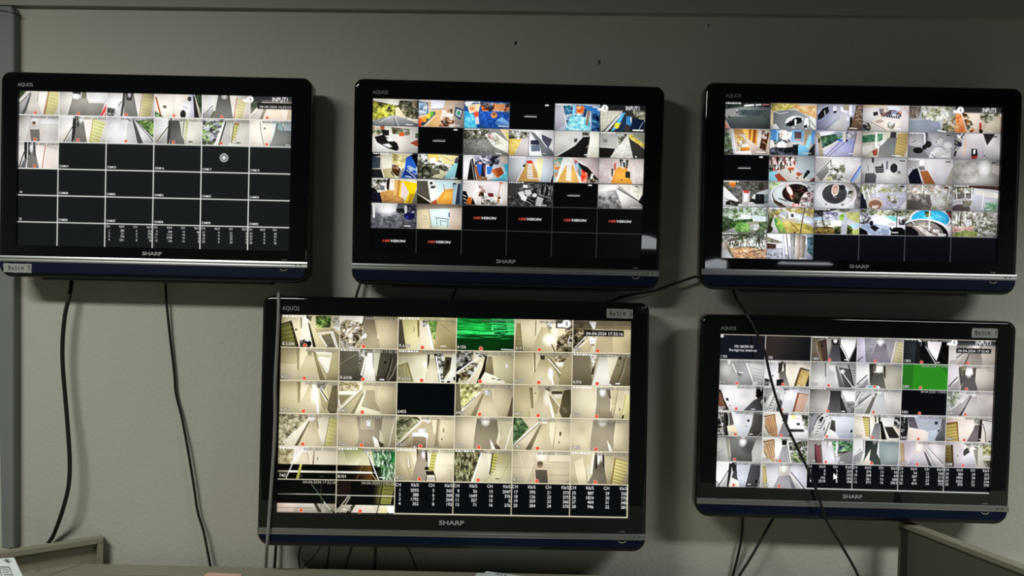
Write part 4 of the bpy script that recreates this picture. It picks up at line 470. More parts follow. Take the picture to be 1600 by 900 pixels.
T4 = ["B ccbf98;P e0d4b0 0,0 40,0 36,100 28,100;P 3a3420 0,28 17,18 31,100 26,100;P 6f6c3c 0,32 14,24 26,100 0,100;H 8e8c54 2 0,46 18,38 5 1.5,13;L 998c60 1 22,10 24,20;E 443 25,46 2,3;L 665a38 3 33,4 34,40;P eae0c8 37,10 46,10 54,100 30,100;O fff 42,10 8,20 .9;N 221/998/443 7 42,0 52,4 50,20 42,10;P 2c281c 45,22 48,28 60,98 55,98;N 7c9850/4a6430/b4c080/2c3c1c 6 58,2 85,2 84,38 59,40;N bba/eee/887 7 86,4 100,4 100,48 88,36;P a49a78 57,42 90,40 92,46 62,58;P 8c8468 84,38 100,60 100,100 94,100;L fff 3 63,56 88,50 97,98;L 332 2.5 65,60 80,98;P 77705a 68,62 84,56 93,98 80,98;L fff 4 66,62 78,94;L fff 3 86,54 95,98;E 1c1c18 42,88 10,13;E ddd 44,80 4,5;N 111/887/222 6 32,78 50,82 50,98 32,98",
"B cfc2a0;N fff/998f78/554c3c/ccc0a0 7 0,6 40,6 40,56 24,98 0,98;P f4f0e0 0,0 40,0 38,24 14,12 0,16;N bbb094/443c2c/fff/776c54 6 0,44 40,30 38,60 24,98 0,98;L 998c70 4 10,50 16,20;L 998c70 4 14,54 32,20;L ccc0a0 3 6,70 26,44;G 706856 b4a88a 50,0 56,100 40,0 58,0 66,62 70,100 40,100;N fff/ccc0a0/887c60 7 44,50 47,60 34,100 24,100;P d8ccb0 64,20 68,24 67,70 64,68;P c4b490 58,0 66,0 66,60 62,40;G c4b494 d4c6a4 60,0 100,100 67,0 100,0 100,100 70,100 67,66;G 998c70 c4b48c 80,0 80,14 60,0 100,0 100,12 60,12",
"B d8cc94;P 5c5644 0,8 6,10 14,98 0,98;G d8d090 e8e0b0 10,0 34,98 6,8 36,8 34,98 15,98;P 8a7c4c 32,10 36,10 37,60 34,62;L 665 1.5 26,30 28,40 25,46;P e8dcc0 42,22 50,18 61,98 32,98;P ecdfc4 36,10 44,10 40,56 37,70;N 332/eee/554 7 41,10 50,12 48,30 42,30;N 6c9048/3a5a24/a4bc74 6 50,8 67,8 63,72 56,44;L f4f4f0 6 51,26 60,98;L 776 1.5 54,26 63,96;G b4a880 9c9068 70,0 95,98 67,8 100,8 100,98 62,98;L 776a48 1 72,20 100,56;L 998 1 96,80 100,70;L fff 3 74,88 82,88",
"B 062a0a;Z 48f080/2cc058/80ffa8/1c9040/3cdc70 2.6 0,0 100,0 100,54 0,54;Z 2cb854/0c6a28 2 0,0 60,0 60,40 0,40;Z 44d878/0a4a1c 1.6 60,6 84,6 90,56 66,56;Z 083c14/2ca050/052808 1.5 0,50 100,50 100,63 0,63;P 083a10 0,63 100,63 100,100 0,100;L fff 3 78,94 98,95",
"B d8cca8;P a4986c 3,14 9,14 14,98 0,98;H 776c48 1 3,26 10,26 5 .7,14;L 776c48 2 9,14 14,98;G e4d8b8 ccc098 20,0 30,98 10,6 35,6 28,98 15,98;L 776c50 2.5 36,4 36,50;P e0d4b4 38,4 46,4 44,30 36,60;G b0a480 d4c8a4 50,20 50,98 46,24 60,24 74,98 28,98;L 443 1.5 56,20 60,40;N eee/665/bba 6 52,4 64,8 64,30 56,30;P ece4c8 66,6 76,6 72,54 66,40;O ffffe8 60,62 14,22 1;L 554c38 3 64,76 70,98;N ddd0b0/887c5c/332c1c/a89c78 6 74,50 92,44 96,98 72,98;P 77704c 86,24 100,14 100,98 94,98;N 998c68/332c1c/eee 6 88,20 100,20 100,90 92,80;L 665c40 2 76,60 84,44;L 665c40 2 80,50 92,44;L eee 3 95,50 92,70",
"B d4c5a0;N 998c70/554c38/bbb090/332c1c 6 0,24 36,24 12,84 0,90;L ddd 3 0,92 28,40;P bcae8c 0,98 30,46 40,50 30,98;L fff 3 2,98 26,60;L eee4c8 4 31,58 38,96;N fff/887c5c/ccc 7 28,50 42,52 36,80 30,80;P b7a988 43,38 68,38 70,98 38,98;L f0e8d0 2 42,38 38,90;G dccda8 c8b890 70,0 100,90 68,26 100,26 100,98 70,98;G 6a6250 998c6c 0,0 100,30 0,0 100,0 100,27 0,27;N 554c3c/77705c 8 0,4 34,4 34,24 0,24;P ddd 28,4 40,4 38,26 34,26",
"B c9bf9c;G a89e7c c8bc98 0,0 26,98 0,0 26,0 28,98 0,98;G c4ba98 d8ccac 0,60 30,60 0,50 28,50 30,98 0,98;P 8f8664 26,0 32,0 31,72 29,66;P dcd2ac 33,0 45,0 45,22 33,66;G b8ac8a d8ccaa 50,20 50,98 44,22 54,22 68,98 30,98 34,66;P 8c846c 46,10 53,10 53,22 46,24;P 857c5c 54,10 59,14 80,98 68,98;G b4aa88 d0c6a0 60,20 80,98 58,14 80,78 78,98 76,92;P a89e7a 58,10 90,10 100,20 100,98 80,98;P f0ecd4 58,8 88,14 82,72 76,56;P ccc4a0 62,18 86,22 84,30 66,26;L fffff0 4.5 65,32 80,74;G bcb28e 98906c 90,10 100,98 88,14 100,10 100,98 78,98 82,76",
"B 6e6a58;G 7c7664 4a463a 0,10 20,98 0,6 33,10 34,60 40,98 0,98;L bbb49c 1.2 2,48 30,17;N fff/998f78/443/ccc 6 32,4 46,4 44,20 35,50;L 221e14 5 46,20 40,60 38,84;P eee8d8 44,20 47,24 40,84 37,80;G ffffff ccc8b8 52,10 50,98 48,12 57,12 63,98 40,98;L 554 1.5 58,0 58,40 61,70;G d4d0b8 b8b49c 60,0 66,80 58,2 71,4 64,84 60,66;G 5c584a 3e3a30 72,0 96,98 71,4 100,4 100,98 64,98;L 1c1810 2.5 89,24 86,56 80,82 74,98;L 998f78 1.5 92,28 88,60 82,94;P 1c1810 77,36 81,36 81,44 77,44;E 1c1810 76,60 1.2,2;L ccc4ac 1.5 99,42 92,78 84,98;L fff 4 71,93 77,93",
"B d6d0b0;G 998f70 d0c8a4 50,0 50,24 0,0 100,0 100,8 60,14 0,24;G c8c2a0 e4e0c4 0,20 50,80 0,26 54,14 56,98 26,98 16,40 0,48;P 8c8458 0,50 18,38 28,98 24,98;P a8a27c 0,56 15,44 25,98 0,98;H 8c8458 1.5 2,60 6,98 3 6,-4;P 3a3626 51,14 55,14 54,58 51,68;O fff 47,44 4,12 .7;G b8b090 d0c8ac 60,20 60,98 56,26 66,24 72,98 46,98;N 332/fff/776/221 6 62,12 78,6 82,60 80,98 72,98 66,40;L fff 5 66,20 74,96;P 4a4634 82,20 93,22 90,60 79,90 78,60;P 2c2818 84,30 90,30 88,50 82,64;P ececdc 93,12 100,12 100,98 82,98 92,60;E 111 88,97 3,4;E 111 99,86 3,6;L fff 4 76,92 84,92",
"B d0c8a4;N 111/ddd/554/998 6 0,0 30,0 28,26 0,60;N 111/776/222 6 0,58 28,26 30,34 0,70;P eee8d0 30,4 46,4 44,22 32,34;N 665/eee/332 7 32,6 54,8 52,18 40,20;N 332c1c/bbb894/776c4c/eee 5 4,76 22,34 38,36 40,44 28,80 12,98;P 1c1810 0,70 8,74 4,98 0,98;L fff 4 0,70 30,30;L fff 3 20,98 44,34;P d8d0b0 24,98 46,26 50,30 38,98;P 1a160c 50,18 54,14 50,64 40,98 36,98 46,50;G 8c8468 6a6248 56,20 60,76 55,16 62,16 64,46 66,76 50,64;G ccc4a0 b8b08c 64,10 98,90 62,4 100,4 100,98 68,92;P eeead0 40,96 50,64 66,74 86,94 84,98;L 665 3 62,84 67,84;L 443 3 72,87 77,87;P fff 86,34 90,48 88,48 87,54 86,46",
"B b8ae8a;G bcb28e d0c6a2 0,0 30,98 0,4 31,4 33,98 0,98;P 857c58 31,2 36,2 37,60 34,62;L e8e0c0 3 32,4 34,60;P dcd2b0 37,4 46,4 42,30 37,56;G a89e7c d8ccac 50,20 50,98 44,26 56,18 68,98 30,98;P 443c2c 44,10 53,10 52,24 46,22;O fff 63,66 6,24 .9;L fffff4 5 62,52 68,98;P 8c8460 56,12 60,14 84,70 80,84 74,64;L fffbe8 3 59,20 80,64;L 665c40 1.5 62,18 82,60;N 887c5c/221c10/ccc0a0 6 64,2 92,2 88,26 74,36;P fffbe0 70,30 86,30 84,44 76,44;G b4aa86 988e6a 86,14 100,98 86,24 100,16 100,98 77,98",
"B 9a927a;G 8c846c 665f4c 0,10 30,98 0,6 30,8 33,60 36,98 0,98;N fff/998f70/443/ccc 6 30,4 44,4 40,24 36,44;P 3c3626 40,30 37,64 33,66 34,50;G b4b0a4 eeeae0 52,10 50,98 46,12 62,12 70,98 34,98 40,60;G e0d8c0 c0b89c 60,0 70,80 60,4 80,8 68,80 64,70;G 8a8268 6a624c 78,8 96,98 80,6 100,6 100,98 70,98 64,90;L 443c28 2 91,14 86,50 78,90;L ccc4a4 1 93,16 88,60 80,94;P 1c1810 80,10 84,10 84,18 80,18;E 1c1810 79,36 1.2,2.5;L fff 4 76,92 82,92",
"B ccc29c;G b4aa86 d0c6a2 0,0 28,98 0,4 28,4 30,98 0,98;P 8a8262 28,4 35,4 34,66 31,70;L bbb08c 1.5 29,6 32,68;P e4dab8 36,4 50,4 48,18 36,68;G c0b490 d8ccac 50,12 50,98 50,12 58,12 68,98 30,98 35,68;O ffffe8 60,40 9,36 .9;L fffff0 8 57,10 64,60 66,98;N 554c38/ccc/887 6 62,2 84,2 74,30 64,22;P a49a78 66,22 84,66 78,90 72,80;L 332c1c 2.5 70,28 83,60;L fffff0 2.5 68,28 80,62;G c0b694 a89e7c 80,10 90,62 78,8 92,8 84,64;P 70684f 90,14 98,12 100,70 96,98 86,98 81,84;L 554c38 1.5 90,14 82,84;N 887c60/70684f 8 86,66 96,64 98,90 86,94",
"B d0c6a4;N bba880/eee4c4/998c68 6 0,2 36,2 34,26 0,34;P eee6cc 36,2 40,2 40,22 36,26;L fffbe0 10 0,35 28,35;P 8c8468 0,42 22,42 4,74;P b4aa88 6,74 26,42 36,30 10,74;L fff 3 0,52 5,80;P b8ae8a 0,98 40,28 42,28 26,98;L fffff0 3.5 0,90 38,24;L 665c40 1.5 2,94 40,26;P 8c8468 40,36 44,34 30,98 22,98;P f4ecc8 47,24 44,50 38,76 74,88 86,98 28,98;G a49a7c b0a688 56,20 60,90 48,26 62,26 64,60 74,92 40,76;P c8bea0 62,10 66,12 67,60 64,56;G dccfac c8bc98 66,0 98,98 66,2 100,2 100,98 74,98 67,60",
"B 030608",
"B c0b498;N dddc98/9a985c/665c38/f0f0c0 6 4,0 52,0 46,16 16,70 8,62;G 8a8266 6a624c 0,0 10,98 0,0 7,0 12,98 0,98;P b4aa8c 8,98 48,20 52,22 30,98;L fffff0 4 12,82 42,26;L 332c1c 2 16,72 34,42;P 857b62 46,32 50,30 36,98 27,98;G a89c80 d0c4a4 56,20 50,98 52,26 62,26 74,98 36,98;N eee/998/ccc 6 50,20 62,18 60,34 52,34;P d0c4a4 62,8 66,8 68,50 64,44;G ccc0a2 b4a888 68,0 98,98 66,2 100,2 100,98 74,98 67,60;P 665e48 97,44 100,30 100,98 90,98",
"B ccc29c;G c8bc98 b4a884 0,0 28,98 0,4 27,4 30,98 0,98;P 70684c 27,8 32,8 35,70 31,72;L bbb08c 1.5 29,10 33,68;P d8ceac 33,4 42,4 40,40 36,50;E 443 38,26 .8,3;G b0a484 d4c8a8 50,12 50,98 46,14 56,14 68,98 33,98;O ffffe8 58,38 8,30 .8;L fffff0 7 63,56 69,98;L eee4c4 3 55,12 62,50;N eee/887c5c/443 6 52,4 66,4 66,24 56,16;P 554c3c 66,18 84,18 84,26 66,28;P eee6cc 68,28 84,28 82,40 72,40;P 9a906e 60,26 80,64 74,92 70,80;L fffff0 2.5 66,34 80,66;P 5f583f 86,16 98,12 100,80 96,98 84,98 79,80;N 77705a/5f583f 8 84,66 96,66 96,84 86,84",
"B e2d8b4;G e8dfc0 d8ccaa 0,0 40,98 0,0 40,0 41,56 40,98 0,98;L ccc09c 2 38,4 41,56;L fffff0 2.5 42,4 43,56;G 8a8474 968c74 50,20 56,98 43,6 64,6 66,40 72,98 40,98 43,56;O fff 53,18 7,18 .9;P 665f50 60,10 66,10 68,40 64,36;G d0c4a0 c4b894 70,0 74,98 67,6 80,6 74,98 70,80;L 776c50 1.5 80,6 72,98;L eee4c4 3 68,50 67,74;H 998c68 1 70,34 79,38 3 -1,18;P d8cca8 80,6 92,10 86,60 84,98 74,98;P f0e4a8 92,26 100,24 100,98 84,98 90,60;L 998c50 1.5 93,26 90,60 84,98;E 554 83,70 1,5;P 332 88,88 91,86 90,98 86,98",
"B d8cca8;N 8a8468/bbb490/5a563e/ccc8a8 5 0,2 52,4 44,24 8,98 0,98;P ddd4bc 10,98 48,20 52,22 27,98;H eee8d0 2 4,98 27,52 3 5,-6;L eee8d0 2 27,46 28,78;L eee8d0 2 10,84 28,56;P 6a624c 50,24 53,22 33,98 27,98;G b4a88c d8ccac 56,20 50,98 54,18 63,18 74,98 34,98;O fff 55,12 8,14 .8;P b4a888 62,10 67,10 67,50 64,40;P e8dec4 66,6 86,6 79,98 74,94 66,50;L 665c40 1.5 66,24 67,46;L 998c60 2 86,10 78,98;P d8d090 87,10 100,10 98,50 90,98 79,98;H b4ac6c 1.5 86,24 98,30 6 -1.2,12",
"B b0a68a;G c4b89c b0a488 0,0 30,98 0,4 28,10 36,62 32,98 0,98;G 8a8270 9a907c 50,10 56,98 32,6 76,6 76,70 82,98 33,98 37,62;L d8ceb4 1.5 40,6 40,42 62,42 62,6;P a89e88 42,10 60,10 60,38 42,38;N eee/665/998 7 48,14 56,12 56,36 50,36;P fffbe8 60,64 68,74 73,98 64,98;P 554c3c 70,80 80,90 78,98 73,98;G ccc2a6 b8ae92 80,0 90,98 77,8 100,8 98,96 86,98 72,80;L eee6cc 3 97,10 88,98;P d8ceb0 72,46 76,56 80,84 72,80",
"B d4c8a6;N 5a5a40/8a8a68/3a3a28/b4b490 5 0,4 36,4 42,14 0,84;P b8ac8e 0,98 46,16 50,22 22,98;L fffff0 3 2,90 43,14;L 332c1c 2 0,96 22,66;P a89c80 44,22 50,18 40,60 28,98 18,98;G a4987c c4b898 54,20 60,98 48,20 60,20 80,98 26,98;N eee/887 6 50,4 56,6 56,24 50,20;G 9a8c74 8a7c64 40,60 40,98 30,64 52,64 52,98 29,98;P f8f4f0 28,52 52,50 56,58 54,70 48,64 28,64;N ccc/998/eee 6 36,40 52,40 52,52 38,52;L ddd 2 53,64 52,98;P dfd2ae 60,4 100,4 100,98 80,98 64,50;L 998c68 1.5 60,6 62,40;P 998c70 70,10 74,10 71,90 66,96;L 776c50 1 75,8 72,98;P 998c60 80,38 83,38 83,50 80,50;E 443 79,70 1,3;P eee 30,98 32,90 36,98",
"B c8bda0;G dcd0b2 d0c4a6 0,0 30,98 0,4 36,4 38,62 33,66 32,98 0,98;L eee6cc 2 37,4 38,62;G 77705f 999078 54,10 54,98 38,6 72,6 76,50 72,72 78,98 33,98 34,66;O fffff4 53,12 9,20 .9;E 665 44,40 1,1.5;P fffbe8 61,68 66,80 71,98 64,98;P 665c4c 68,84 77,88 80,98 71,98;G d8ceae c4ba9a 80,0 90,98 78,6 100,6 100,98 72,80 74,60;P e8dfc0 76,50 82,60 76,84 72,78;L fffbe8 3 98,30 88,98;L 887c60 1 82,30 78,80",
"B d8ccac;N 4a6444/6c8a60/2c4028/98ac80 5 0,0 14,0 28,32 0,86;P d4c8a8 0,98 45,14 48,20 24,98;L fffff0 3.5 0,88 44,14;L 554c38 1.5 0,92 46,16;G 857b62 70684f 46,20 26,98 46,22 50,18 32,98 22,98;G b4a888 d4c8a8 56,20 50,98 50,18 58,18 70,98 32,98;O fff 54,8 6,12 .8;G d0c4a0 e0d4b4 60,0 66,90 58,4 66,6 62,50 66,90;P e4dab8 62,4 74,4 71,60 68,90 64,60;L 665c40 2 75,10 70,92;L 887c60 1.5 62,10 62,44;P e0d4b0 75,4 100,4 100,98 70,98;P 665c48 80,42 84,42 83,54 80,54;E 443 80,74 1.2,3",
"B cfc4a6;G d4c8a8 ccc0a0 0,0 30,98 0,4 36,4 38,60 33,62 32,98 0,98;L ddd2b4 1.5 37,4 38,60;G 8a8270 a89e88 54,10 54,98 38,4 76,4 74,50 73,98 33,98 34,62;O fff 54,8 9,20 .7;P fffbe8 62,64 67,78 73,98 66,98;G dccfae d0c4a2 76,0 98,98 78,4 100,4 100,98 73,90;L e8dec0 2 78,6 74,74",
"B e4d8bc;N 998f70/77704f/ccc4a4/b4ac8a 5 0,6 26,6 26,56 0,56;P e0d8d0 26,4 44,4 24,54 26,30;L fffff0 3 44,6 20,56;P ccc0a8 40,20 45,10 50,10 54,54 30,54;L 776c50 1 48,10 52,40;G e4dac4 d4c8b0 56,0 98,54 50,4 100,4 100,54 58,54;P 998c70 60,14 62,14 61,54 58,54;E 554 67,36 .8,5;O fff 46,8 6,12 .9;P 060604 0,54 100,54 100,100 0,100;G fffff0 c8c0a4 0,75 100,75 18,73 100,73 100,79 18,79;P 998f78 0,73 18,73 18,79 0,79;P b4b45c 37,54 41,54 36,98 31,98;L fffff0 2.5 24,54 14,98;E 443 40,90 2,4;L 554 2 72,90 78,90",
"B d8d0ac;P a4ac6c 10,0 46,0 30,24 12,30;G a4ac70 e8e0c0 30,0 30,54 10,4 46,2 44,54 16,54;P e0d8b4 0,4 10,4 14,54 0,54;L eee8c8 1.5 10,4 16,54;P ccc4a0 48,20 54,20 60,54 36,54;N 223/ccc 7 46,4 52,4 52,20 47,18;P 060604 0,54 100,54 100,100 0,100;G 060604 6a5024 16,60 60,60 16,54 60,54 62,72 16,72;G 060604 5a4020 20,90 56,90 20,80 60,80 62,98 20,98;L 8a6c3c 1.5 44,54 34,98;G fffff0 d8ccb0 0,75 70,75 0,73 72,73 72,79 0,79;V 2a5a2c/8aa488/113818/ccd8c4/4c7c48 7 58,4 100,4 100,98 74,98 64,50;N 081408/2c3c28 6 60,54 76,60 78,98 70,98;L 110c04 4 54,20 66,98;L fffff0 3 52,14 72,98;L d8b480 2 60,80 68,98;V 3a9450/226c34 9 92,10 100,10 100,40 94,50;L fff 3 74,90 82,90;E 331c10 42,92 3,5",
"B e8dcb8;G dccfa8 c8bc98 0,0 20,98 0,6 24,8 34,60 28,98 0,98;P e0d4b0 4,20 12,14 18,60 12,60;L 998c68 1.5 20,30 22,60 28,96;P f4ecd0 20,26 26,28 27,60 22,58;L 665c48 2 24,28 26,60;P 554c40 36,2 39,2 39,54 37,54;G 8c8274 b4a894 48,10 46,98 40,4 54,4 58,56 54,98 28,98;O fff 48,14 5,20 .9;P 443c34 50,4 54,4 56,44 52,36;P e8e0c4 54,4 60,4 58,60 56,56;P c4c070 62,10 71,12 65,74 57,70;H 776c3c 2 62,20 70,22 6 -.9,9;G f4eccc e8dcb8 72,0 98,98 72,2 100,2 100,98 66,98 66,74;L ccc09c 1.5 66,50 100,50;E 221c18 54,60 4,5;P 2c2420 52,68 66,68 68,80 54,80;L fff 2.5 54,84 68,84;L 221 2 54,82 53,98;L 221 2 68,80 70,98;P ccc 56,88 68,88 68,94 56,94;L eee 2 72,72 76,98",
"B c8c09c;V 4a4630/b4b490/77704f/1c1c10/9aa070 6 0,2 52,2 42,40 30,98 0,98;L fffff4 5 47,12 32,98;G ddd4bc ccc4a8 50,10 44,98 49,10 58,8 62,76 52,98 35,98;P eee6c8 56,4 64,4 62,70 60,60;P 443c20 66,10 68,10 63,78 61,72;P c0bc68 68,12 76,12 71,50 64,76;H 776c38 2 68,22 75,24 6 -1,9;G b4ac80 e4dcb8 76,0 90,98 77,8 100,8 100,98 56,98 72,60;L 998c68 1 94,40 78,98;L 443 2.5 72,88 78,88;L bbb090 1.5 60,56 100,52",
"B cabea2;G dcd0b2 d0c4a6 0,0 20,98 0,4 14,4 24,98 0,98;L f0e8cc 1.5 12,4 24,98;P d8ccae 14,4 38,4 38,40 26,98 22,90;L bbb090 1.5 22,10 26,12 24,28;O fffbe0 50,14 12,22 1;P ccc0a0 62,4 100,4 100,34 62,34;P dcd0b4 64,8 100,8 100,32 64,32;L a89c80 2 62,35 100,33;G c0b498 ccc0a2 50,40 50,98 36,42 100,36 100,98 24,98;L ece4c8 2 36,42 24,98;L b4a88c 1.5 0,52 100,52;G b4a88c ccc0a2 50,72 50,80 36,72 100,70 100,78 34,80;L ccb898 6 40,64 34,74;L ccb898 6 60,62 66,80;P ccb898 45,50 53,50 54,60 44,60;E 8a7860 48,43 5,10;E 665844 48,38 5,6;P 5f584c 40,58 60,58 62,98 42,98;L 77705c 1.5 100,86 94,98",
"B c8bc9c;G d0c4a4 b8ac8c 0,0 30,98 0,4 34,4 32,98 0,98;P e4d8b4 6,32 20,20 26,60 26,98 14,98;L ece4c8 2 20,20 28,98;L fffbe8 2 30,40 32,90;P f0e8cc 38,4 41,4 38,70 34,66;G 5a5448 8a8272 48,40 48,98 42,4 56,4 60,60 64,98 30,98 38,70;O fffff4 48,20 4,24 1;O fff 53,14 3,22 .8;P 443c34 54,4 58,4 59,50 56,44;P 2c2824 44,4 46,4 46,50 43,54;G c4b898 b0a484 60,0 70,98 58,4 80,18 74,98 64,98;P 8c7840 76,18 78,20 72,98 69,98;P dccf8c 78,22 98,30 97,60 88,98 72,98;H 998850 2 78,30 98,40 7 -1.2,10;L 8c7840 2 78,20 98,29",
"B 070809;P c8c0b0 0,72 100,72 100,100 0,100;G d8d0c4 b0a898 0,72 0,98 34,72 64,72 70,98 28,98;P e0c8b8 0,72 34,72 26,98 0,98;P 554c3c 62,72 68,72 76,98 70,98;P bbb4a0 76,72 100,72 100,98 86,98;L 8c8878 1 56,10 86,80;L fffbe8 4 80,68 94,98;L 332c1c 3 92,92 98,100;G 222 ccc 0,0 50,0 0,43 100,43 100,45 0,45;L 887 1.5 0,45 100,45;L aaa898 1.5 32,44 64,44;H 554 1 66,24 76,36 2 0,8;L 554 1.2 74,10 75,98;L 8a8 1 58,14 92,96;L 8c8468 1.5 0,86 60,86",
"B 070809;G 3a2420 20140f 0,0 24,60 0,4 24,4 24,44 0,78;L 554034 1 24,4 25,44;G 070809 6a6838 62,0 76,0 60,0 80,0 74,70 60,70;P 7c7a44 80,2 100,2 94,70 76,70;L 2c2810 3 80,2 72,90;H 565428 2 82,14 98,18 5 -1,12;G 3c3c24 888450 60,0 60,90 70,0 74,0 72,40;P c8c0ac 10,74 98,74 88,98 0,98;P 4c4634 28,74 34,74 26,98 18,98;P ddd4c0 34,74 62,74 68,98 26,98;P d8d0a0 78,74 94,74 88,98 74,98;L 443c20 3 74,70 70,98;L ccc4b0 3 22,46 0,98;L ccc4b0 2.5 24,50 8,98;L fff 2 0,46 24,46;L fffbe8 2 24,46 100,46;P fff 86,74 100,74 100,98 90,98"]

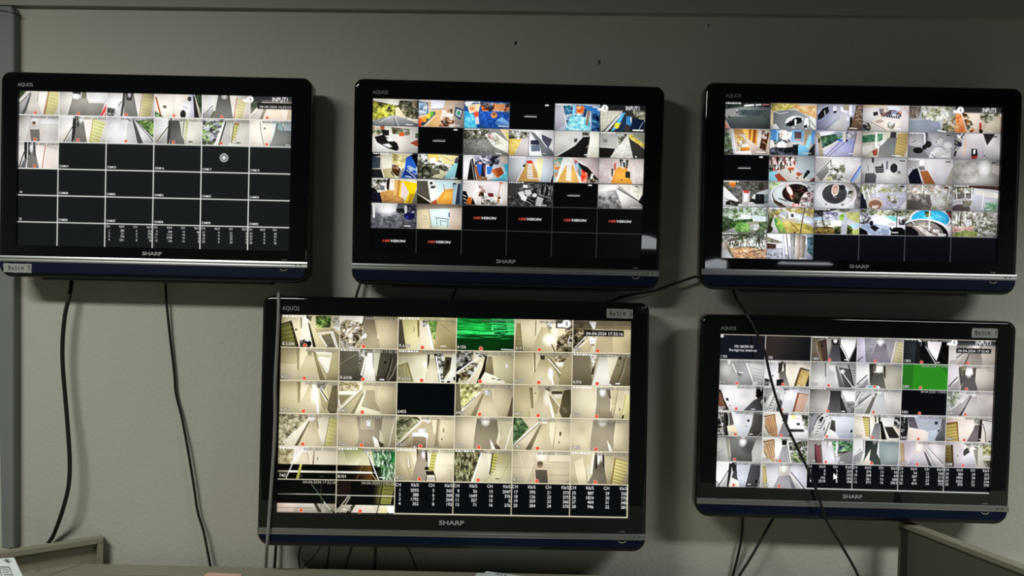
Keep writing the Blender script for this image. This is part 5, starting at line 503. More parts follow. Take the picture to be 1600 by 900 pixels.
T5 = ["B 10151d;A 1c1a20 .5 60,0 100,0 100,100 70,100;L 000 4 67,0 72,60 74,100;P eee 1,4 8,4 8,14 1,14;P 222 3,7 6,7 5,11",
"G 332a28 101318 30,20 90,80 0,0 100,0 100,100 0,100",
"B 6a6660;G 8a8270 5c5648 0,10 14,98 0,8 14,14 16,98 0,98;L d8ccb0 1.5 12,18 26,12;P 6c5a46 11,24 16,20 28,98 22,98;P 4a3c34 16,22 32,12 40,90 28,98;E 1c1410 24,38 2,4;L c8b898 1.5 11,22 14,60 24,98;G a09c98 787470 33,10 42,98 32,8 43,8 40,80 38,98;P 2c2c30 43,14 60,14 60,40 46,34;G 3c3c40 5c5c62 54,30 54,98 46,34 60,34 70,98 37,98;E eee 52,18 4,8;P 141416 60,30 66,30 82,98 66,98;P f8f4f8 64,2 98,2 95,40 81,98 64,36;L ccc 3 63,36 82,92;L 111 1.5 66,36 84,92;P 1c1c1e 97,40 100,40 100,98 84,98;L fff 4 74,90 78,90",
"B a09ca2;G ece4fc d0c8dc 0,0 18,98 0,2 15,2 20,98 0,98;L 333 3 2,94 12,78;G a09ca4 88848a 20,0 30,98 16,2 40,2 42,50 26,98 20,98;N 77747c/98949a 8 28,20 38,30 36,50 28,60;G 6c6870 86828c 50,20 50,98 42,24 62,24 74,98 28,98;O fff 50,14 8,24 1;P 8f8b92 62,6 82,6 76,98 74,96 64,44;L 554 1.5 62,12 62,48;L e0d0c0 4 84,14 75,98;P bab090 87,16 100,18 100,98 79,98;H 8c845c 1.5 86,30 99,36 6 -1,12",
"B 141618;G 23272b 33383c 0,50 26,50 0,4 28,4 26,98 0,98;P 1c1e20 28,4 34,4 44,98 28,98;P 0c0d0f 34,20 48,20 60,98 40,98;O 889 38,22 4,14 .6;P 444 47,4 51,4 51,34 47,30;P fcf0f4 52,10 83,12 80,50 73,86 54,42;L ddd 3 49,32 72,98;L 333 1.5 52,34 74,94;P 050506 84,10 100,10 100,98 76,98 74,84;L 555 1 80,50 98,92;L eee 3 73,92 80,92;L ddd 6 34,10 38,10",
"B b4aca8;P 8a8682 16,14 44,22 32,46 16,48;H 555 1.5 22,18 22,46 3 6,1;P c8c0bc 0,16 16,16 14,98 0,98;L 222 3 17,72 32,50;P 9c9490 34,50 44,46 40,60 30,98 18,98;P 5f5854 42,54 46,54 38,98 32,98;G 7c7470 989088 58,40 58,98 46,50 68,44 74,98 37,98;O fff 58,24 10,14 1;L 554 1.5 70,24 69,50 74,70;G c4bab2 aca298 72,20 98,98 72,20 100,20 100,98 76,98 70,54;G 3a3a3c 55585a 0,0 100,0 0,0 100,0 100,15 0,15",
"B a8a8a4;G 989894 b4b4b0 0,10 30,98 0,4 26,4 38,50 44,98 0,98;O ddd 14,40 14,30 .5;P d8d8d4 18,2 26,2 24,20 20,20;L eee 3.5 30,18 39,50;L 666 1.5 31,10 40,46;P 98989a 32,4 58,4 70,70 78,98 48,98;P 77777a 40,50 48,48 52,64 44,66;L fff 3 44,50 53,50;P b8b8b6 60,10 72,16 90,98 80,98;L fff 4 60,14 68,50 77,90;P c0c0c0 68,14 98,20 98,98 84,98;H 999 2 68,30 96,40 5 2,13;P eee 76,84 86,84 84,98 74,98",
"B e4dccc;P f8f8fc 0,2 30,2 28,50 34,96 0,96;N 333/777/222 6 0,70 14,74 10,98 0,98;L 222 3 14,64 20,58;P 3c3a38 30,2 40,2 38,40 30,50;G 55524e 8c8884 40,30 44,98 32,46 44,38 56,98 34,98;P 443c34 40,6 46,4 46,44 44,56;P 1c1c20 27,74 42,72 42,98 27,98;G ece4d4 d0c8b4 50,0 80,98 46,2 84,4 98,22 78,30 66,98 56,98 46,50;P 5c4c34 77,26 80,24 98,34 98,40 82,34 70,98 65,98;P b09860 80,34 98,42 94,84 86,98 70,98;N b09860/9a8450/c4ac78 9 80,36 96,44 90,94 72,94;P 333028 96,60 98,50 98,98 90,98;L fff 3 74,94 78,94",
"B b4b4b2;G 9c9c9a ccccc8 0,0 30,90 0,2 31,2 33,60 30,98 0,98;P 808080 31,2 34,2 35,56 32,60;P c8c8c4 35,4 44,4 42,24 35,56;G a8a8a6 c8c6c4 50,10 50,98 43,20 54,16 64,98 28,98;O fff 48,20 10,20 .8;L fff 3 53,30 58,84;P 6c6c6a 54,14 58,18 76,98 64,98;P 555756 62,20 86,26 96,90 90,98 76,98;L eee 4 70,42 92,92;O fff 70,36 7,10 1;P b0b4b4 86,24 100,20 100,86 94,70;L 141414 3.5 82,8 88,40 96,98;H 666 1.5 86,32 100,32 4 0,10;L 222 2 70,46 92,98;E eee 95,97 5,6",
"B c0bcb4;P f0ecf0 0,2 27,2 28,90 22,98 0,98;L 222 3.5 2,84 24,48;L ccc 5 4,92 24,58;P 99969a 6,98 26,60 28,90 20,98;P 3a3834 28,4 42,2 38,50 31,84;P 665f58 36,4 44,10 42,30 36,40;G 4a4844 6a6862 48,30 50,98 38,38 58,36 66,98 30,98;O fffff0 50,16 9,28 1;P 443c34 58,10 64,8 64,62 60,50;L 332 1.5 63,8 63,60;G 98948a bcb6a8 66,0 90,98 66,4 100,4 100,98 67,98 64,60;P e4e8ec 24,88 50,88 55,100 20,100;P 6ab0b0 28,90 46,90 48,96 26,96;L 444 1 0,98 22,92",
"B 2b8b1e;P 27721f 0,0 26,0 25,100 0,100;L 36a028 1.5 26,0 25,100;A 1c6c14 .5 80,8 100,8 100,40;N 27721f/155010 4 0,50 3,50 3,80 0,80",
"B bcb4b0;P e4dce4 0,2 22,2 22,60 0,90;L 1c1c1c 4 2,84 20,48;P aaa4a8 6,98 22,60 26,70 24,98;P 554f50 22,10 40,2 36,50 28,84;N 554/998/332 7 24,8 38,6 36,40 28,44;G 4c484a 6c6668 46,30 46,98 36,40 56,34 66,98 28,98;O fffff4 45,24 9,28 1;P 554c4c 52,10 60,6 60,60 56,50;L 332 1.5 58,8 58,60;G c0b8b0 b0a8a0 60,0 98,98 60,4 100,4 100,98 66,98 59,60;L 77706a 1.5 84,16 100,24",
"B d4d0cc;P 443830 0,16 6,20 18,70 26,98 12,98;P 7c5846 0,30 6,32 18,90 10,90 0,80;L 1c1814 2 4,18 14,60 24,98;G e8e6e4 c8c8c8 30,10 60,98 8,4 80,4 76,56 58,94 26,98 12,50;L bbb 1 34,20 40,98;P 222226 17,52 22,50 25,62 19,62;E 222 27,80 1,2;P 0c0c0e 84,4 100,4 100,60 88,50 82,40;P eee 92,4 96,4 94,24;G 3a3a3c 5c5c60 90,50 80,98 78,58 100,36 100,98 57,98;N ccc/111/eee 7 94,60 100,50 100,76 96,76;L ccc 2 58,94 76,58 84,30;L fff 3 74,92 82,92",
"B c4c4c4;G 98989a b8b8b8 0,0 30,40 0,2 24,2 10,50 0,70;N 222/998/555 6 0,40 8,44 4,66 0,70;P e4e2dc 4,80 14,40 26,14 32,14 26,60 18,98 2,98;H 444 2.5 14,88 20,86 6 1.6,-11;H 333 1.5 12,80 17,70 5 2.5,-11;P 8c8c8c 30,20 36,30 34,80 26,98 22,98 28,60;L eee 3 34,18 26,96;P 55555a 36,50 42,60 38,98 28,98;N eee/334/aaa 7 44,8 56,4 54,26 46,30;P d8dadc 48,24 58,14 62,80 60,98 40,98;G e4e4ec c8ccd4 58,10 74,98 56,8 78,6 74,60 66,98 60,98;P 8a5c44 74,22 78,24 70,98 64,98;P d4b09c 78,26 98,32 92,78 86,98 69,98;H 8a6450 1 82,28 74,96 4 5,2;L 8a5c44 2 76,24 98,31;P ccc8c0 98,30 100,30 100,98 88,98",
"B a8a4a0;G 98948e c4c0bc 0,10 40,98 0,8 42,10 42,60 38,98 0,98;L eee 1.5 43,10 42,60;P 333 45,12 52,12 50,30 46,34;G 3c3c3c 626262 54,14 54,98 46,12 70,12 72,98 38,98 44,60;P fdfdff 72,8 100,8 100,52 74,52;P d8d8dc 69,10 73,12 76,60 70,50;P 2c2c2c 66,34 72,40 84,98 70,98;L ccc 3 71,28 78,54 88,98;L 333 2 73,30 92,98;N 77777a/aaa/555 4 78,54 100,54 100,98 90,98;L eee 4 72,92 78,92;P 77777a 70,38 74,44 90,98 84,98",
"B c4c4c4;H aaa 3 0,20 18,10 3 -2,14;L fff 3 0,62 14,10;L 222 2 0,50 12,12;P 888 6,52 34,18 36,24 8,74;L fff 4 4,74 34,28;L 333 3 2,74 32,26;P b8b8b6 8,90 40,24 44,24 22,98 4,98;P 66625c 38,34 43,30 42,20 50,14 32,98 22,98;G b0b2b4 c8c8c8 56,14 50,98 48,16 64,16 72,98 32,98;O fff 52,12 8,12 .9;P eee 62,10 68,10 66,46 64,30;G d8d4d0 c0bcb8 68,10 98,98 66,8 100,8 100,98 72,98 66,50;L bbb 1 98,60 86,98;P 776 30,98 24,98 34,60",
"B 04060a",
"B c4bebc;N 8a9478/b4bca4/667058/dde 6 0,4 30,4 28,36 0,56;P d8d4d0 14,50 40,20 38,30 6,72 0,72;N bbb/8a8c80/eee 7 0,56 20,40 24,60 0,84;P d0c8cc 28,8 54,10 44,30 36,30;L fff 4 10,88 36,36;L 333 2.5 8,90 30,50;P a49ea0 8,98 48,16 54,16 38,98;P 55504c 50,20 54,16 38,76 32,98 26,98 40,58;G b0aaaa c4bebc 56,20 54,98 54,20 64,16 72,98 34,98;O fff 57,12 7,12 .9;L 8a8280 1.5 70,14 68,56;G c4bcb8 b4acaa 70,4 98,98 68,8 100,8 100,98 73,98 68,56;L a09894 1 98,40 84,98",
"B a8a8a8;N 222/665/ddd/111 6 0,4 12,4 18,98 0,98;P 3c3c3c 14,8 22,8 28,98 14,98;L eee 2 4,16 12,60 14,98;P 1c1a18 18,10 24,20 26,98 20,98;P 5c5854 26,8 34,4 38,50 28,60;P f0dcb4 22,60 38,58 48,78 46,82 24,80;P c4bcb0 24,80 50,82 56,98 26,98;G f0f0f4 c8ccd4 36,0 66,98 30,6 80,4 76,50 66,98 50,98 38,56;P 2c2c34 66,33 71,33 71,42 66,42;E 222 64,60 1,2;L ccc 1.5 79,6 76,50 67,98;G 6a6660 4c4844 80,0 90,98 80,4 100,4 100,98 68,98 76,56;L 222 2 76,62 70,90;L ccc 2 100,80 90,98;L fff 3.5 72,90 78,90",
"B eae6dc;P 9c7448 2,18 26,8 28,12 4,24;P c8a07c 5,26 26,14 34,98 22,98 10,74 4,60;H 7c5838 1.2 10,26 20,84 4 4.5,-3;L 7c5030 2 26,12 30,60 36,98;L 332 2 6,60 16,90;G f4f0e8 dcd8d0 30,10 40,90 27,8 44,4 42,40 34,96;P 2a2a2c 44,4 56,4 54,40 43,38;G 77777a 9c9ca0 48,40 48,98 44,42 55,38 58,98 34,98;P f8f8f8 56,8 76,10 100,60 98,98 58,98 54,40;P f4ec80 62,12 72,14 70,24 62,24;L e88 2 70,22 82,26;N 1c1c1c/998/453/ddd 6 84,10 100,12 100,66 88,48;P 3c3c40 60,66 90,66 92,76 62,78;L 222 2 92,60 100,70;P 222 58,84 66,86 64,98 58,98;E 333 78,46 4,5;H ccc 1.5 62,84 90,86 2 0,6",
"B d0d0d4;N 333/8a8a8a/ddd/222 6 0,2 34,2 24,40 4,80 0,80;P a8acb0 0,30 14,4 22,4 6,80 0,90;P e4e4e0 8,84 18,30 30,4 36,10 28,60 20,98 4,98;P 333 22,30 28,14 34,16 28,38;H 333 2.5 16,84 22,82 5 1.4,-11;L 111 3 40,12 26,62;L 111 4 46,18 34,66;P e8e4e0 36,20 46,10 46,50 36,70;L 222 3 46,36 36,88;G 5c5850 3c3834 52,20 58,70 50,26 58,30 60,74 47,62;O fff 55,18 4,8 .8;P fdfdfd 46,64 60,74 68,98 32,98 38,84;G dce0ec b8bcc8 60,0 98,98 58,6 100,6 100,90 96,98 68,98 60,60;P 1c1c24 92,66 96,62 97,72 93,76;L 99c 3 72,92 80,92",
"B e0d8c8;G e8e0d0 ccc4b4 0,10 22,98 0,4 16,4 22,96 0,98;P 8a7440 17,10 32,12 33,16 18,16;P c4b878 18,16 31,16 34,90 26,86;H 6c5c30 1.5 19,24 32,26 7 .9,10;L 4a3c1c 2.5 32,14 35,92;P e8e0d4 34,4 44,4 42,40 36,98;P 332 44,6 47,6 48,32 45,32;G 6a6a6c 8e8e90 50,30 50,98 45,36 56,34 58,98 36,98;P 221 52,4 56,4 57,40 53,34;P f8f4f4 58,2 88,2 84,42 68,44 60,30;P 161616 56,28 60,26 72,98 60,98;L eee 3 62,34 78,98;P 33312e 66,48 84,48 98,84 100,92 78,92;L fff 2.5 84,44 100,80;N 222/fff/222 7 88,6 100,6 100,60 86,40;P f4ece0 78,94 100,90 100,98 78,98",
"B b4b8c0;N 222/ddd/333/111 6 0,4 14,4 14,98 0,98;P 2a2a2c 10,10 16,10 18,50 14,98 10,98;P 66606a 16,6 30,6 40,52 20,48;P f4e4d8 18,38 20,48 56,58 62,70 62,98 18,98;P e8e0dc 56,64 66,66 62,98 56,98;G bcc0cc a4a8b4 40,0 70,60 30,4 88,4 84,50 74,60 58,58 40,50;P 8c98a8 64,64 76,60 72,90 64,98;P b8c4d4 62,60 84,50 74,98 62,98;P 333844 75,22 82,22 82,34 75,34;L dde 1 72,44 80,45;L 222 2 92,10 88,50 78,94;G 77777a 5a5a5e 92,4 98,98 92,4 100,4 100,98 78,98 90,50;E 222 84,58 2,4",
"B e8d8cc;P 8a6c40 0,26 25,20 30,98 26,98 22,28 0,36;P bca868 0,36 22,28 27,98 0,98;H 7c6834 2.5 0,48 24,40 5 .8,12;G ece0d4 dccfc4 30,10 50,98 26,4 62,4 60,46 46,98 31,98;L ccb 1 40,20 40,50;N eee/443/998 7 60,8 74,6 72,30 62,30;G 5c5458 807678 66,30 62,98 62,34 73,30 72,98 46,98 60,50;P 1c1818 74,8 79,8 77,96 70,96;P b8b0ac 70,86 78,86 76,92;G e8e0dc d0c8c4 80,10 98,98 78,10 100,14 100,98 90,98 80,40;L 1c1818 2.5 80,28 86,60 88,98;L ccc 2 78,30 84,98;L 222 2 80,12 100,18;E 222 96,97 3,4",
"B 7c7c78;G d4d4d0 b4b4b0 0,10 26,98 0,4 20,6 30,98 0,98;L 555 1 2,70 16,54;P 9c9c90 20,6 28,6 34,60 32,98 28,98;L ccc8a8 2 26,10 32,80;L ccc 1.5 40,10 40,40;G 8a8a88 5a5a58 50,10 60,70 30,6 88,6 80,70 80,98 36,98 32,60;O 3c3c3a 72,40 20,34 .6;O ffffff 58,20 10,24 1;O fff 59,12 5,20 1;G a4a4a0 c4c4c0 84,10 90,98 88,6 100,6 100,98 80,98 78,60",
"B eae6dc;P 9c7448 2,18 26,6 28,12 4,24;P ccaa88 5,26 26,14 34,94 24,98 10,74 4,60;H 7c5838 1.2 10,26 20,84 4 4.5,-3;L 7c5030 2 26,12 34,96;L 332 2 6,60 16,92;G f4f0e8 dcd8d0 30,10 40,90 27,8 43,4 42,40 30,96;P 1c1c1e 43,6 55,6 54,30 44,30;G 8a8a8c a8a8ac 48,40 48,98 45,34 54,32 60,98 34,98;P e8e8e8 54,20 58,22 68,98 62,98;L 222 2 55,30 62,98;P eee 56,4 100,4 100,20 58,20;N 998/453/dde/221/786 5 58,20 100,10 100,98 66,98;N 8aa850/332/ddd/564 5 70,60 98,60 98,98 68,98",
"B 9c9894;G a8a4a0 8c8884 0,0 16,98 0,10 14,14 18,98 0,98;P 4c2c34 15,24 20,22 22,98 17,94;P 7c4c54 17,28 27,26 32,98 22,98;L 332 2 28,24 33,98;G d8d4d8 c8c4cc 32,10 38,98 30,12 42,8 42,60 36,98;P 887 46,10 50,10 50,20 46,20;G ccccd4 d8d8e0 50,10 48,98 44,22 54,22 62,98 36,98;O fff 49,18 6,12 1;N 6aa470/bce8c0/376a40/fff 6 52,8 62,8 64,66 58,50;P eee 62,6 67,6 66,70 62,66;N 6a9468/bce0bc/2c5830/446 6 66,8 98,8 98,44 66,54;P 443 66,52 90,46 80,56 66,58;P 8c8c90 64,98 72,70 100,44 100,98;L 333 2 70,66 100,40;P c4c4cc 62,72 72,70 68,98 62,98;L fff 3 72,92 80,92",
"B eceaea;P f8f8fa 0,2 20,2 20,34 0,64;L 222 2 16,38 2,62;P a8a8a8 0,70 18,44 22,50 18,80 6,98 0,98;L eee 5 0,66 16,42;P b4b0b4 20,2 26,2 26,50 22,56;L eee 2 24,4 24,50;G 2c3230 4a504e 36,10 50,90 26,4 54,4 52,54 66,98 22,98 26,56;P f0e4d4 38,38 36,80 46,94 44,98 20,98;O ccc 46,6 6,16 .6;G 7a8688 98a2a2 56,0 98,98 56,6 100,6 100,98 62,98 56,54;L bbb 1.5 55,10 54,44;P eee 96,92 100,90 100,98",
"B c8c0c4;P b8a080 2,10 10,10 14,98 6,98;L 8a7450 1.5 9,10 14,98;G bcb4ba ccc4ca 12,0 30,98 10,4 34,4 32,50 22,98 14,98;P c4b8b4 34,8 54,8 54,46 33,50;O fff0e8 44,16 10,30 .9;G c4bec4 aca8b0 44,40 44,98 33,50 54,44 64,98 20,98;P 55555a 54,40 58,44 74,98 66,98;P aaa 56,30 60,30 84,98 76,98;L fff 3 60,26 96,94;L 444 1.5 62,26 98,88;G dcd4da ccc4ca 62,10 98,80 62,8 100,8 100,86;L bbb 1.5 60,8 60,28",
"B d4ccd0;P 5c4c30 12,12 17,12 21,98 17,98;G 9c8c60 74643c 2,10 14,98 0,14 12,14 17,98 0,98;H 5a4c28 1.5 0,28 13,28 5 .7,13;G d8d0d4 c8c0c4 20,0 34,98 19,4 40,4 38,60 28,98 22,98;L 998 1 28,20 34,20 33,40;E 332 28,54 1.2,3;P eee 42,4 60,4 60,30 42,30;N fff/998/443 6 44,4 62,8 60,30 46,26;E 4a4644 48,42 8,18;G d8d4dc b8b4bc 50,50 52,98 39,60 58,34 66,60 70,98 28,98;O fff 58,28 8,14 1;N 998/ddd/332/bba 5 60,4 84,4 76,30 64,20;P 88847c 62,30 72,24 76,60 72,98 66,60;P c8c4b8 72,20 82,20 80,98 72,98;N 99a070/665c40/ccc8a0 6 82,8 100,8 100,50 82,52;P c4c0b4 82,56 100,56 100,98 80,98;P 665f50 84,72 100,70 100,98 92,98;L eee 2 88,76 96,98",
"B c8c8cc;P f4f4f8 0,2 30,2 28,50 6,92 0,96;N 333/888/eee 6 0,74 10,86 10,98 0,98;L 1c1c1c 3 28,36 8,98;P aaa 14,98 28,50 32,60 26,98;P 1c1e20 30,4 36,4 34,50 30,98 26,98;P 2a2c30 34,4 46,4 46,36 38,40;P 4a4a4c 40,36 48,34 50,74 36,62;P f4ece0 36,42 36,64 50,76 56,98 32,98;G ccd0dc b8bcc8 48,10 66,98 46,4 76,6 72,60 64,98 54,98 48,60;L eee 1.5 76,8 66,98;G 5c6064 48484c 78,0 94,98 77,8 98,8 98,80 94,98 66,98;P 111 88,70 93,70 93,82 88,82;L ddd 1.5 98,60 92,98;L fff 3 72,88 78,88",
"B c4c0c0;P d8d4c8 0,2 16,2 16,30 0,30;P b8ac78 3,14 9,14 15,98 5,98;L 776c44 2 9,14 15,98;G b8b8bc d0d0d4 14,0 30,98 10,6 38,6 37,58 28,98 16,98;P a8a4a4 38,6 40,6 40,56 38,58;G d8d0c8 9c9894 48,20 48,60 40,6 60,6 60,50 38,56;O fff 50,14 8,26 1;G 86848a a09ea0 48,50 48,98 38,56 60,48 70,98 28,98;P 77747a 60,46 64,50 78,98 68,98;G dcdce8 ccccd8 62,10 98,98 63,4 100,4 100,98 92,98 66,36;L 1c1c1c 2.5 66,36 96,98;L fff 2.5 65,42 90,98"]

# ---------------------------------------------------------------- screen pictures
WHITE = np.ones(3, np.float32)
def col3(s): return hexc(s)
def fit(P, s, x, y, cap, width, col, **k):
    nat = GL.natural(s, cap); return P.text(GL, s, x, y, cap, col, width=width/nat, **k)
def uneven(n, first, last): return [0.0]+[first+(last-first)*i/(n-2) for i in range(n-1)]+[1.0]

def base(tiles, W_, H_, us, vs, seed, empty, ncell=36):
    P = Painter(W_, H_, seed)
    for i in range(ncell):
        r, c = divmod(i, 6)
        P.tile((us[c]*W_, vs[r]*H_, us[c+1]*W_, vs[r+1]*H_), tiles[i] if i < len(tiles) else empty)
    # camera look: soft lens, uneven exposure, contrast, grain
    a = P.a
    def blur(a, k):
        for ax in (0, 1):
            b = a.copy(); n = 1
            for d in range(1, k+1): b += np.roll(a, d, ax)+np.roll(a, -d, ax); n += 2
            a = b/n
        return a
    s1 = blur(a, 1); s1 = s1+.55*(s1-blur(s1, 4)); wide = blur(blur(s1, 14), 14)
    for i in range(min(ncell, len(tiles))):
        r, c = divmod(i, 6)
        if len(tiles[i].split(';')) < 7: continue
        x0, x1, y0, y1 = int(us[c]*W_), int(us[c+1]*W_), int(vs[r]*H_), int(vs[r+1]*H_)
        t = s1[y0:y1, x0:x1]; hh, ww = t.shape[:2]
        yy, xx = np.mgrid[0:hh, 0:ww]; yy = yy/hh-.5; xx = xx/ww-.5
        cx, cy = P.rng.uniform(-.15, .15, 2)
        g = 1.10-.75*((xx-cx)**2+(yy-cy)**2)
        g = g*(1+.16*(P.vnoise(hh, ww, hh*.35)-.5))
        t = np.clip(t*g[..., None], 0, 1.2)
        t = t+.32*t*(1-np.clip(t, 0, 1))*(t-.48)*2.2
        a[y0:y1, x0:x1] = np.clip(t, 0, 1)
    a *= (1+0.07*(P.rng.rand(H_, W_, 1)-.5)).astype(np.float32)
    P.box = (0, 0, W_, H_)
    return P
def grid(P, us, vs, col, w, rows=None):
    W_, H_ = P.W, P.H; P.box = (0, 0, W_, H_); k = w*100.0/H_
    for u in us[1:-1]: P.line(col, k, [(u*100, 0), (u*100, 100)])
    for v in vs[1:-1]: P.line(col, k, [(0, v*100), (100, v*100)])
def rec(P, us, vs, c, r, fx=.41, fy=.92, col='e05038'):
    P.box = (0, 0, P.W, P.H)
    x = (us[c]+(us[c+1]-us[c])*fx)*100; y = (vs[r]+(vs[r+1]-vs[r])*fy)*100
    P.ell(hexc('f4dcc8'), (x, y), (.95*.5625*1.12, .95*1.12)); P.ell(hexc(col), (x, y), (.78*.5625*1.12, .78*1.12))
def banner(P, s, u0, u1, icon, cap):
    W_, H_ = P.W, P.H; P.box = (0, 0, W_, H_)
    P.poly(hexc('26282a'), [(83.7, 0), (100, 0), (100, 3.9), (83.7, 3.9)], .72)
    fit(P, s, u0*W_, cap+H_*.006, cap, (u1-u0)*W_, WHITE, bold=.02, edge=np.zeros(3))
    icon_(P, icon)
def icon_(P, u, v=.022):
    P.box = (0, 0, P.W, P.H)
    P.poly(WHITE, [(u*100-2.6, v*100), (u*100-.4, v*100), (u*100-.4, v*100+1.8), (u*100-2.6, v*100+1.8)])
    P.ell(WHITE, (u*100, v*100), (1.25, 2.1)); P.poly(hexc('777'), [(u*100-.2, v*100-1.1), (u*100+.25, v*100-1.1), (u*100+.25, v*100+1.1), (u*100-.2, v*100+1.1)])
def table(P, us, vs, r, c, rows, cap, last=True, shift=0.0):
    """bit rate table: rows = 4 x (channel, rate, channel, rate)"""
    W_, H_ = P.W, P.H; x0 = us[c]*W_; w = (us[c+1]-us[c])*W_; y0 = vs[r]*H_; h = (1-vs[r])*H_
    for k, (s, f) in enumerate((('CH', .105), ('Kb/S', .41), ('CH', .68), ('Kb/S', .985))):
        if k == 3 and not last: continue
        P.text(GL, s, x0+w*f, y0+h*.155, cap, WHITE, width=.95, align='r', bold=.012)
    for i, row in enumerate(rows):
        for k, f in enumerate((.105, .41, .68, .985)):
            if row[k] is None: continue
            P.text(GL, str(row[k]), x0+w*f, y0+h*(.315+.135*i), cap, WHITE, width=.95, align='r', bold=.012)
def names(P, us, vs, N, cap, col, dx=.02, dy=.93, bold=.01):
    for i, s in enumerate(N):
        if not s: continue
        r, c = divmod(i, 6)
        P.text(GL, s, us[c]*P.W+dx*P.W/6, (vs[r]+(vs[r+1]-vs[r])*dy)*P.H, cap, col, edge=np.zeros(3), bold=bold)
def dates(P, us, vs, cells, s, cap, fa, fb, fy, col, a=.95):
    for r, c in cells:
        u0 = us[c]+(us[c+1]-us[c])*fa; u1 = us[c]+(us[c+1]-us[c])*fb
        fit(P, s, u0*P.W, (vs[r]+(vs[r+1]-vs[r])*fy)*P.H, cap, (u1-u0)*P.W, col, edge=np.zeros(3), a=a)
def ticks(P, us, vs, cells, col, fy=.05):
    P.box = (0, 0, P.W, P.H)
    for r, c in cells:
        x = us[c]*100+.4; y = (vs[r]+(vs[r+1]-vs[r])*fy)*100
        for k, w in enumerate((.5, .7, .4, .8, .5, .4, .6)):
            P.poly(col, [(x, y-.35), (x+w, y-.35), (x+w, y+.4), (x, y+.4)]); x += w+.25
def cursor(P, u, v):
    P.box = (0, 0, P.W, P.H); x, y = u*100, v*100; k = .5625
    P.poly(WHITE, [(x, y), (x, y+4.2), (x+.9*k*1.4, y+3.3), (x+1.7*k*1.2, y+5), (x+2.4*k, y+4.6), (x+1.8*k, y+3), (x+3*k, y+2.9)])

UNI = [i/6 for i in range(7)]
def picture_1():
    us = uneven(6, .146, .845); vs = uneven(6, .152, .847)
    P = base(T1, 1200, 672, us, vs, 11, 'B 151919')
    grid(P, us, vs, hexc('e8e8e4'), 4.5)
    for i in range(13): rec(P, us, vs, *(divmod(i, 6)[::-1]), fy=.91)
    N = [''] * 13 + ['CAM%d' % i for i in range(14, 31)]
    N[18] = '19'; N[24] = '25'; N[2] = 'R2:14'
    names(P, us, vs, N, 8.5, WHITE, bold=.03, dx=.03)
    dates(P, us, vs, [(1, c) for c in range(6)]+[(2, 0)], '04-04-2024 16:32:12', 8, .30, 1.0, .12, hexc('f4f4f0'), .8)
    ticks(P, us, vs, [(1, 1), (1, 3), (1, 4)], WHITE)
    table(P, us, vs, 5, 2, [(1, 382, 5, 371), (2, 121, 6, 370), (3, 703, 7, 352), (4, 1261, 8, 56)], 8.5)
    table(P, us, vs, 5, 3, [(9, 364, 13, 44), (10, 1116, 14, 0), (11, 2758, 15, 0), (12, 164, 16, 0)], 8.5)
    table(P, us, vs, 5, 4, [(17, 0, 21, 0), (18, 0, 22, 0), (19, 0, 23, 0), (20, 0, 24, 0)], 8.5)
    table(P, us, vs, 5, 5, [(25, 0, 29, None), (26, 0, 30, None), (27, 0, 31, None), (28, 0, 32, None)], 8.5, last=False)
    P.box = (0, 0, P.W, P.H)
    P.poly(hexc('0c0c0c'), [(87.2, 4.2), (100, 4.2), (100, 8.2), (87.2, 8.2)])
    fit(P, '04-04-2024 16:32:12', .88*P.W, .074*P.H, 9, .115*P.W, WHITE, bold=.01)
    banner(P, 'INPUT1', .925, .985, .845, 19)
    P.ell(hexc('d8d8d8'), (75.3, 40.3), (1.55, 2.75)); P.ell(hexc('777'), (75.3, 40.3), (1.3, 2.3))
    P.poly(WHITE, [(74.5, 40), (76.1, 40), (76.1, 40.7), (74.5, 40.7)]); P.poly(WHITE, [(75.1, 38.9), (75.5, 38.9), (75.5, 41.8), (75.1, 41.8)])
    return P
def hik(P, us, vs, r, c):
    x0 = us[c]+(us[c+1]-us[c])*.25; w = (us[c+1]-us[c])*.5; y = (vs[r]+(vs[r+1]-vs[r])*.55)*P.H
    n1 = GL.natural('HIK', 11); n2 = GL.natural('VISION', 11); t = w*P.W/(n1+n2)
    a = P.text(GL, 'HIK', x0*P.W, y, 9.5, hexc('e85848'), width=t*11/9.5, shear=.4, bold=.03)
    P.text(GL, 'VISION', x0*P.W+a, y, 9.5, WHITE, width=t*11/9.5, shear=.4, bold=.03)
def picture_2():
    vs = [0, .174, .346, .512, .674, .837, 1]
    P = base(T2, 1200, 672, UNI, vs, 22, 'B 040506')
    grid(P, UNI, vs, hexc('505252'), 2.2)
    for r, c in ((4, 2), (4, 3), (4, 4), (4, 5), (5, 0), (5, 1)): hik(P, UNI, vs, r, c)
    ticks(P, UNI, vs, [(0, 1), (0, 2), (0, 4), (1, 2), (1, 5), (2, 0), (2, 3), (3, 0), (3, 1), (3, 2), (3, 3)], WHITE, .04)
    banner(P, 'INPUT1', .927, .98, .85, 18)
    return P
def picture_3():
    P = base(T3, 1200, 672, UNI, UNI, 33, 'B 0a0d14 05070c v')
    grid(P, UNI, UNI, hexc('70727a'), 2.2)
    ticks(P, UNI, UNI, [(0, 0), (1, 4), (2, 2), (2, 4), (3, 0), (3, 5), (4, 0), (4, 1), (4, 2), (5, 0), (5, 1)], WHITE, .04)
    banner(P, 'INPUT5', .93, .982, .852, 18)
    return P
